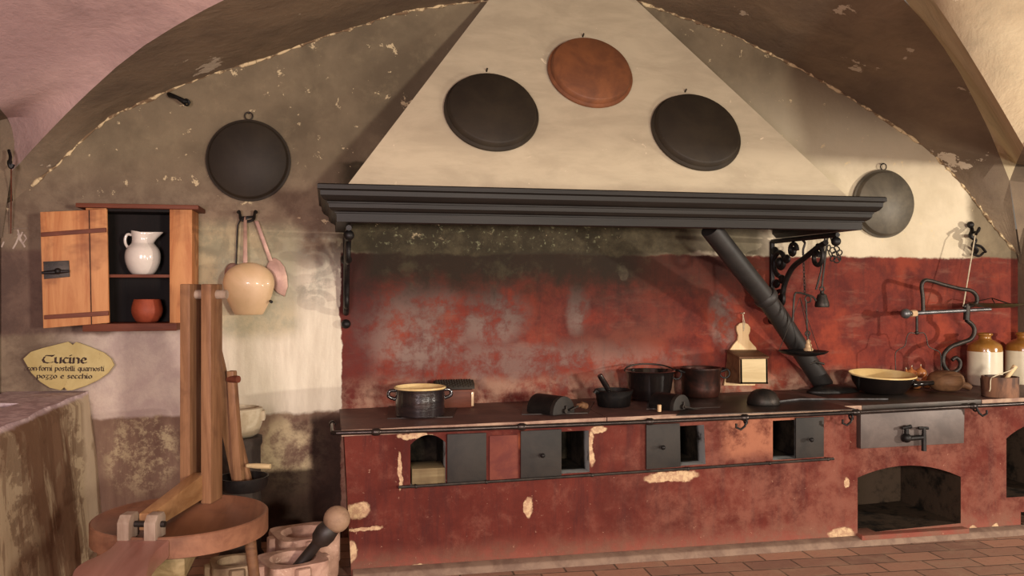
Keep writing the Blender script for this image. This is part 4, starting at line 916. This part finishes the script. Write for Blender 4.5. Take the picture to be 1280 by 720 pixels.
c_ = P(296, 310, -.03); t = thing('basting_spoon', 'thin iron-handled spoon hanging at the left of the brass ladle', 'spoon', c_)
MB().tube([P(300,275,-.05)-c_, P(297,282,-.04)-c_, P(295,330,-.035)-c_], .007, 8, flat=.6).build('handle', M['iron'], t)
b = MB(); b.ball(P(291,342,-.032)-c_, .05, 18, (1,.3,1.35)); b.build('bowl', M['pinkmetal'], t)

# ------------------------------------------------------------------ small marks and irons on the walls
c_ = P(226, 124, -.02); t = thing('wall_spike', 'short black iron spike with links near the vault edge, upper left wall', 'spike', c_)
b = MB(); b.tube([P(210,117,.02)-c_, P(213,119,-.05)-c_, P(222,122,-.09)-c_, P(230,127,-.09)-c_, P(238,128,-.08)-c_], [.01,.016,.012,.018,.006], 8); b.ring(P(233,128,-.09)-c_, .018, .006, (.4,1,.3)); b.build('spike', M['blackiron'], t)
e_ = P(14, 203, -.20); t = thing('corner_hook', 'small dark iron hook at the vault corner by the left edge', 'hook', e_)
b = MB(); b.tube(smooth_path([P(11,188,-.16)-e_, P(13,196,-.2)-e_, P(12,204,-.24)-e_, P(14,209,-.24)-e_, P(16,205,-.24)-e_]), [.009]*10+[.013]*15, 8); b.build('hook', M['blackiron'], t)
MB().tube([P(14,208,-.24)-e_, P(14,240,-.1)-e_, P(13.5,292,-.05)-e_], .0035, 6).build('cord', M['darkwood'], t)
mk = MB()
for path in ([(14,286),(35,285)],[(22,287),(24,294),(20,304),(16,311)],[(22,292),(27,302),(31,309)],[(28,290),(24,299),(28,305),(33,298),(30,293)],[(2,309),(5,302)]):
    mk.tube([P(x, y, -.002) for x, y in path], .005, 5, flat=.4)
struct(mk.build('trim_1', M['chalk']))

# ------------------------------------------------------------------ dough kneading machine
zt_ = .576; kc = Zp(227, 645, zt_); kr = .375
t = thing('dough_kneader', 'wooden dough kneading bench with round top, tall twin posts and a lever', 'kneader', (kc.x, kc.y, 0)); O = t.location.copy()
ax = Vector((.30, .954, 0)); sx_ = Vector((.954, -.30, 0))
b = MB(); b.lathe([(.001,zt_-.085),(kr*.97,zt_-.085),(kr,zt_-.08),(kr,zt_+.004),(kr-.006,zt_+.009),(kr-.02,zt_+.008),(kr-.035,zt_-.002),(.001,zt_)], 64, (kc.x,kc.y,0)); b.build('round_top', M['kdisc'], t, O, smooth=40)
for a_ in (-.30, 1.95, 3.5):
    d_ = Vector((math.cos(a_), math.sin(a_), 0)); tp_ = kc+d_*kr*.84; 
    MB().tube([Vector((tp_.x,tp_.y,zt_-.08)), Vector((tp_.x+d_.x*.06, tp_.y+d_.y*.06, 0))], [.026,.021], 14).build('leg', M['brownwood'], t, O)
# posts
def obox(c0, w, d, z0, z1, name, mat, bev=.006, taper=None):
    a = [c0-sx_*w/2-ax*d/2, c0+sx_*w/2-ax*d/2, c0+sx_*w/2+ax*d/2, c0-sx_*w/2+ax*d/2]
    return MB().prism([Vector((p.x, p.y, z0)) for p in a], (0,0,z1-z0)).build(name, mat, t, O, bev)
pr = Zp(259, 629, zt_); prc = Vector((pr.x, pr.y, 0))+ax*.05
plc = prc - sx_*.104 + ax*.0
ztop = P(250, 355, prc.y-.06).z
obox(prc, .05, .13, zt_, ztop, 'post', M['kwood']); obox(plc, .05, .13, zt_, ztop+.0, 'post', M['kwood'])
pz = Vector((0,0,ztop-.05))
MB().tube([plc+pz-sx_*.02, prc+pz+sx_*.075], .022, 14).build('pivot_pin', M['kgrey'], t, O)
# lever beam lying from hinge to the posts
hg = Zp(182, 654, zt_+.05); he = (prc+plc)/2; he = Vector((he.x, he.y, zt_+.075))-ax*.02
hs = Vector((hg.x, hg.y, zt_+.055))
b = MB(); w_ = .028
for k in (0,):
    a0, a1 = hs-Vector((0,0,.035)), he-Vector((0,0,.055))
    sd = (he-hs).cross(Vector((0,0,1))).normalized()
    b.add([a0-sd*w_, a0+sd*w_, a1+sd*w_*1.15, a1-sd*w_*1.15, a0-sd*w_+Vector((0,0,.07)), a0+sd*w_+Vector((0,0,.07)), a1+sd*w_*1.15+Vector((0,0,.12)), a1-sd*w_*1.15+Vector((0,0,.12))], [[0,3,2,1],[4,5,6,7],[0,1,5,4],[1,2,6,5],[2,3,7,6],[3,0,4,7]])
b.build('lever', M['kwoody'], t, O, .005)
# hinge cheeks with pin
dirb = Vector(((he-hs).x, (he-hs).y, 0)).normalized(); sdb = Vector((dirb.y, -dirb.x, 0))
hc0 = Vector((hs.x, hs.y, 0))-dirb*.03
for sg in (-1, 1):
    c0 = hc0+sdb*(.055*sg); a = [c0-sdb*.024-dirb*.055, c0+sdb*.024-dirb*.055, c0+sdb*.024+dirb*.045, c0-sdb*.024+dirb*.045]
    z0 = zt_-.0; hh = .10
    vs = [Vector((p.x,p.y,z0)) for p in a]+[Vector((p.x,p.y,z0+hh*.72)) for p in a[:2]]+[Vector((p.x,p.y,z0+hh*.78)) for p in a[2:]]
    ridge = [c0-sdb*.024-dirb*.03+Vector((0,0,z0+hh)), c0+sdb*.024-dirb*.03+Vector((0,0,z0+hh)), c0+sdb*.024+dirb*.03+Vector((0,0,z0+hh)), c0-sdb*.024+dirb*.03+Vector((0,0,z0+hh))]
    m_ = MB(); m_.add(vs+ridge, [[3,2,1,0],[0,1,5,4],[1,2,6,9,5],[2,3,7,6],[3,0,4,8,7] if False else [3,0,4,7],[4,5,9,8],[6,7,11,10],[8,9,10,11],[5,6,10,9],[7,4,8,11]]) if False else m_.add(vs+ridge, [[3,2,1,0],[0,1,5,4],[2,3,7,6],[1,2,6,10,9,5],[3,0,4,8,11,7],[4,5,9,8],[6,7,11,10],[8,9,10,11]])
    m_.build('hinge_cheek', M['kgrey'], t, O, .004)
MB().tube([hc0-sdb*.095+Vector((0,0,zt_+.055)), hc0+sdb*.095+Vector((0,0,zt_+.055))], .013, 12).build('hinge_pin', M['iron'], t, O)
# paddle-shaped front board
pd = [(p_[0], p_[1]) for p_ in smooth_path([(212,674,0),(205,680,0),(196,688,0),(189,698,0),(185,712,0),(180,740,0),(165,760,0),(140,766,0),(112,758,0),(94,738,0),(90,722,0),(93,711,0),(106,701,0),(124,693,0),(138,684,0),(147,674,0)], 4)]
pp = [Zp(x, y, zt_+.002) for x, y in pd]
pb_ = MB().prism(pp, (0,0,-.075)).build('paddle', M['paddle'], t, O, .012)
# greenish prop under the rim
obq = Zp(222, 715, .33)
kp = MB().box((kc.x-.10, kc.y-.36, .40), (kc.x+.07, kc.y+.28, zt_-.084)).build('under_batten', wood('pale_worn_wood', (176,156,116), (140,120,84), (110,96,62), 1, .7), t, O, .012)
# slanting plank and short stick from the pivot to the dark basin
pA = prc+pz+ax*.045+sx_*.0; bz = P(303, 600, prc.y+.30)
a1 = P(240,366,prc.y+.09); a2 = P(266,374,prc.y+.09); a5 = P(271,424,prc.y+.12); a3 = P(313,604,prc.y+.22); a4 = P(290,604,prc.y+.22)
MB().prism([a1, a2, a5, a3, a4], ax*.035).build('slanting_plank', M['kwood'], t, O, .004)
s1, s2 = P(287,464,prc.y+.12), P(297,604,prc.y+.16)
b = MB(); wv = Vector((.017,-.005,0))
b.prism([s1-wv, s1+wv, s2+wv*1.2, s2-wv*1.2], ax*.05); b.build('short_stick', M['kwood'], t, O, .006)
MB().tube([P(286,474,prc.y+.14), P(298,474,prc.y+.10)], .018, 12).build('peg', M['darkwood'], t, O)
MB().tube([P(309,582,prc.y+.15), P(322,582.5,prc.y+.12), P(338,583,prc.y+.1)], [.010,.014,.013], 12).build('yellow_handle', M['boxwood'], t, O)
obb = Zp(304, 612, zt_+.005)
MB().lathe([(.001,0),(.10,0),(.115,.02),(.125,.07),(.118,.07),(.10,.03),(.001,.02)], 36, (obb.x, obb.y+.02, zt_)).build('dark_basin', M['blackiron'], t, O)

# ------------------------------------------------------------------ stone post with a white mortar behind it
q = Zp(302, 655, 0) if False else P(302, 545, -.40); cx_, cy_ = q.x, -.42
t = thing('stone_column', 'dark round stone pedestal behind the kneader posts carrying a white bowl', 'pedestal', (cx_, cy_, 0))
zc = P(302, 549, cy_-.1).z
MB().lathe([(.13,0),(.13,.05),(.112,.08),(.108,zc-.06),(.118,zc-.04),(.118,zc),(.001,zc)], 32).build('shaft', mottled('dark_stone', (74,62,54), (56,46,40), 8, .85), t, smooth=35)
t = thing('white_mortar', 'chalky white stone mortar standing on the dark pedestal', 'mortar', (cx_, cy_, zc))
MB().lathe([(.07,0),(.10,.02),(.118,.08),(.122,.14),(.118,.165),(.10,.17),(.08,.12),(.001,.08)], 32).build('body', M['whitestone'], t, smooth=50)
m_ = MB(); m_.box((.10,-.04,.09), (.135,.04,.15)); m_.build('lug', M['whitestone'], t, bevel=.012)

# ------------------------------------------------------------------ stone mortars on the floor
def mortar(lab, loc, w_, h_, rz, mat, name='stone_mortar'):
    t = thing(name, lab, 'mortar', loc, rz, 'stone mortars on the floor')
    b = MB(); n = 48; outer = []
    for i in range(n):
        a = 2*PI*i/n; cs, sn = math.cos(a), math.sin(a); e_ = 6
        r = w_/((abs(cs)**e_+abs(sn)**e_)**(1/e_)); outer.append((cs, sn, r))
    lv = [(0,.92),(.03,.96),(h_*.5,.98),(h_*.93,1.0),(h_,.97)]
    rows = [[(c_*r*k, s_*r*k, z) for c_, s_, r in outer] for z, k in lv]
    for z, k in ((h_,.74),(h_-.02,.70),(h_*.6,.6),(h_*.4,.4),(h_*.33,.02)): rows.append([(c_*w_*k, s_*w_*k, z) for c_, s_, r in outer])
    for r1, r2 in zip(rows, rows[1:]):
        for i in range(n): j = (i+1) % n; b.add([r1[i], r1[j], r2[j], r2[i]], [[0,1,2,3]])
    b.add(rows[0], [list(range(n))[::-1]])
    b.build('body', mat, t, smooth=35)
    for a in (0, PI/2, PI, 3*PI/2):
        L = MB(); d = Vector((math.cos(a), math.sin(a), 0)); s_ = Vector((-d.y, d.x, 0))
        pts = [d*w_*.93+s_*.045, d*(w_+.03)+s_*.03, d*(w_+.03)-s_*.03, d*w_*.93-s_*.045]
        L.prism([Vector((p.x,p.y,h_*.25)) for p in pts], (0,0,h_*.72)); L.build('lug', mat, t, bevel=.012)
    return t
m1 = Zp(366, 697, .25); mortar('pinkish stone mortar on the floor holding the ball-topped pestle', (m1.x, m1.y, 0), .155, .25, .35, M['rock'])
m2 = Zp(380, 664, .25); mortar('stone mortar on the floor just behind the one with the pestle', (m2.x, m2.y, 0), .17, .25, .3, M['rock'])
m3 = Zp(306, 700, .2); mortar('low buff stone mortar half hidden behind the kneader leg', (m3.x-.05, m3.y+.0, 0), .12, .2, .2, M['rockdk'])
pe0 = Vector((m1.x+.0, m1.y+.0, .17)); pb0 = P(421, 649, m1.y-.02)
dv = (pb0-pe0); L = dv.length; dn = dv.normalized()
t = thing('pestle', 'large dark wooden pestle with a pale ball end leaning in the front mortar', 'pestle', pe0)
lo = Vector((0,0,.0))
MB().lathe([(.001,-.05),(.03,-.045),(.04,-.02),(.036,.0),(.03,.02),(.028,L-.16),(.034,L-.15),(.05,L-.13),(.056,L-.09),(.05,L-.055),(.04,L-.04)], 28, (0,0,0), dn).build('handle', mottled('dark_turned_wood', (52,42,36), (36,28,24), 10, .5), t, smooth=50)
MB().ball(dn*L, .067, 28).build('ball_end', M['ball'], t)

# ------------------------------------------------------------------ light
def area(name, loc, tgt, size, power, col, sizey=None):
    ld = bpy.data.lights.new(name, 'AREA'); ld.energy = power; ld.color = col; ld.size = size
    if sizey: ld.shape = 'RECTANGLE'; ld.size_y = sizey
    o = bpy.data.objects.new(name, ld); COL.objects.link(o); o.location = loc
    o.rotation_euler = (Vector(tgt)-Vector(loc)).to_track_quat('-Z', 'Y').to_euler(); return o
def spot(name, loc, tgt, ang, power, col, rad=.12, blend=.6):
    ld = bpy.data.lights.new(name, 'SPOT'); ld.energy = power; ld.color = col; ld.spot_size = math.radians(ang); ld.spot_blend = blend; ld.shadow_soft_size = rad
    o = bpy.data.objects.new(name, ld); COL.objects.link(o); o.location = loc
    o.rotation_euler = (Vector(tgt)-Vector(loc)).to_track_quat('-Z', 'Y').to_euler(); return o
spot('lamp_right', (8.6, -5.6, 1.75), (3.3, -.2, 1.15), 46, 1550, (1.0, .89, .76))
area('lamp_front', (1.9, -7.4, 1.7), (1.4, 0, 1.9), .35, 225, (1.0, .90, .77))
area('lamp_left', (-1.0, -6.4, 1.7), (-.9, -.6, 2.1), .8, 150, (1.0, .81, .83))
area('vault_fill', (3.6, -5.6, .9), (5.0, -1.6, 3.0), .6, 90, (1.0, .91, .78))  # unseen fill light, added to brighten the right vault
wd = bpy.data.worlds.new('world'); S.world = wd; wd.use_nodes = True
wd.node_tree.nodes['Background'].inputs[0].default_value = (1.0, .86, .72, 1); wd.node_tree.nodes['Background'].inputs[1].default_value = .2
S.view_settings.view_transform = 'Standard'; S.view_settings.look = 'None'; S.view_settings.gamma = 1; S.view_settings.use_curve_mapping = False
S.view_settings.exposure = 0.0
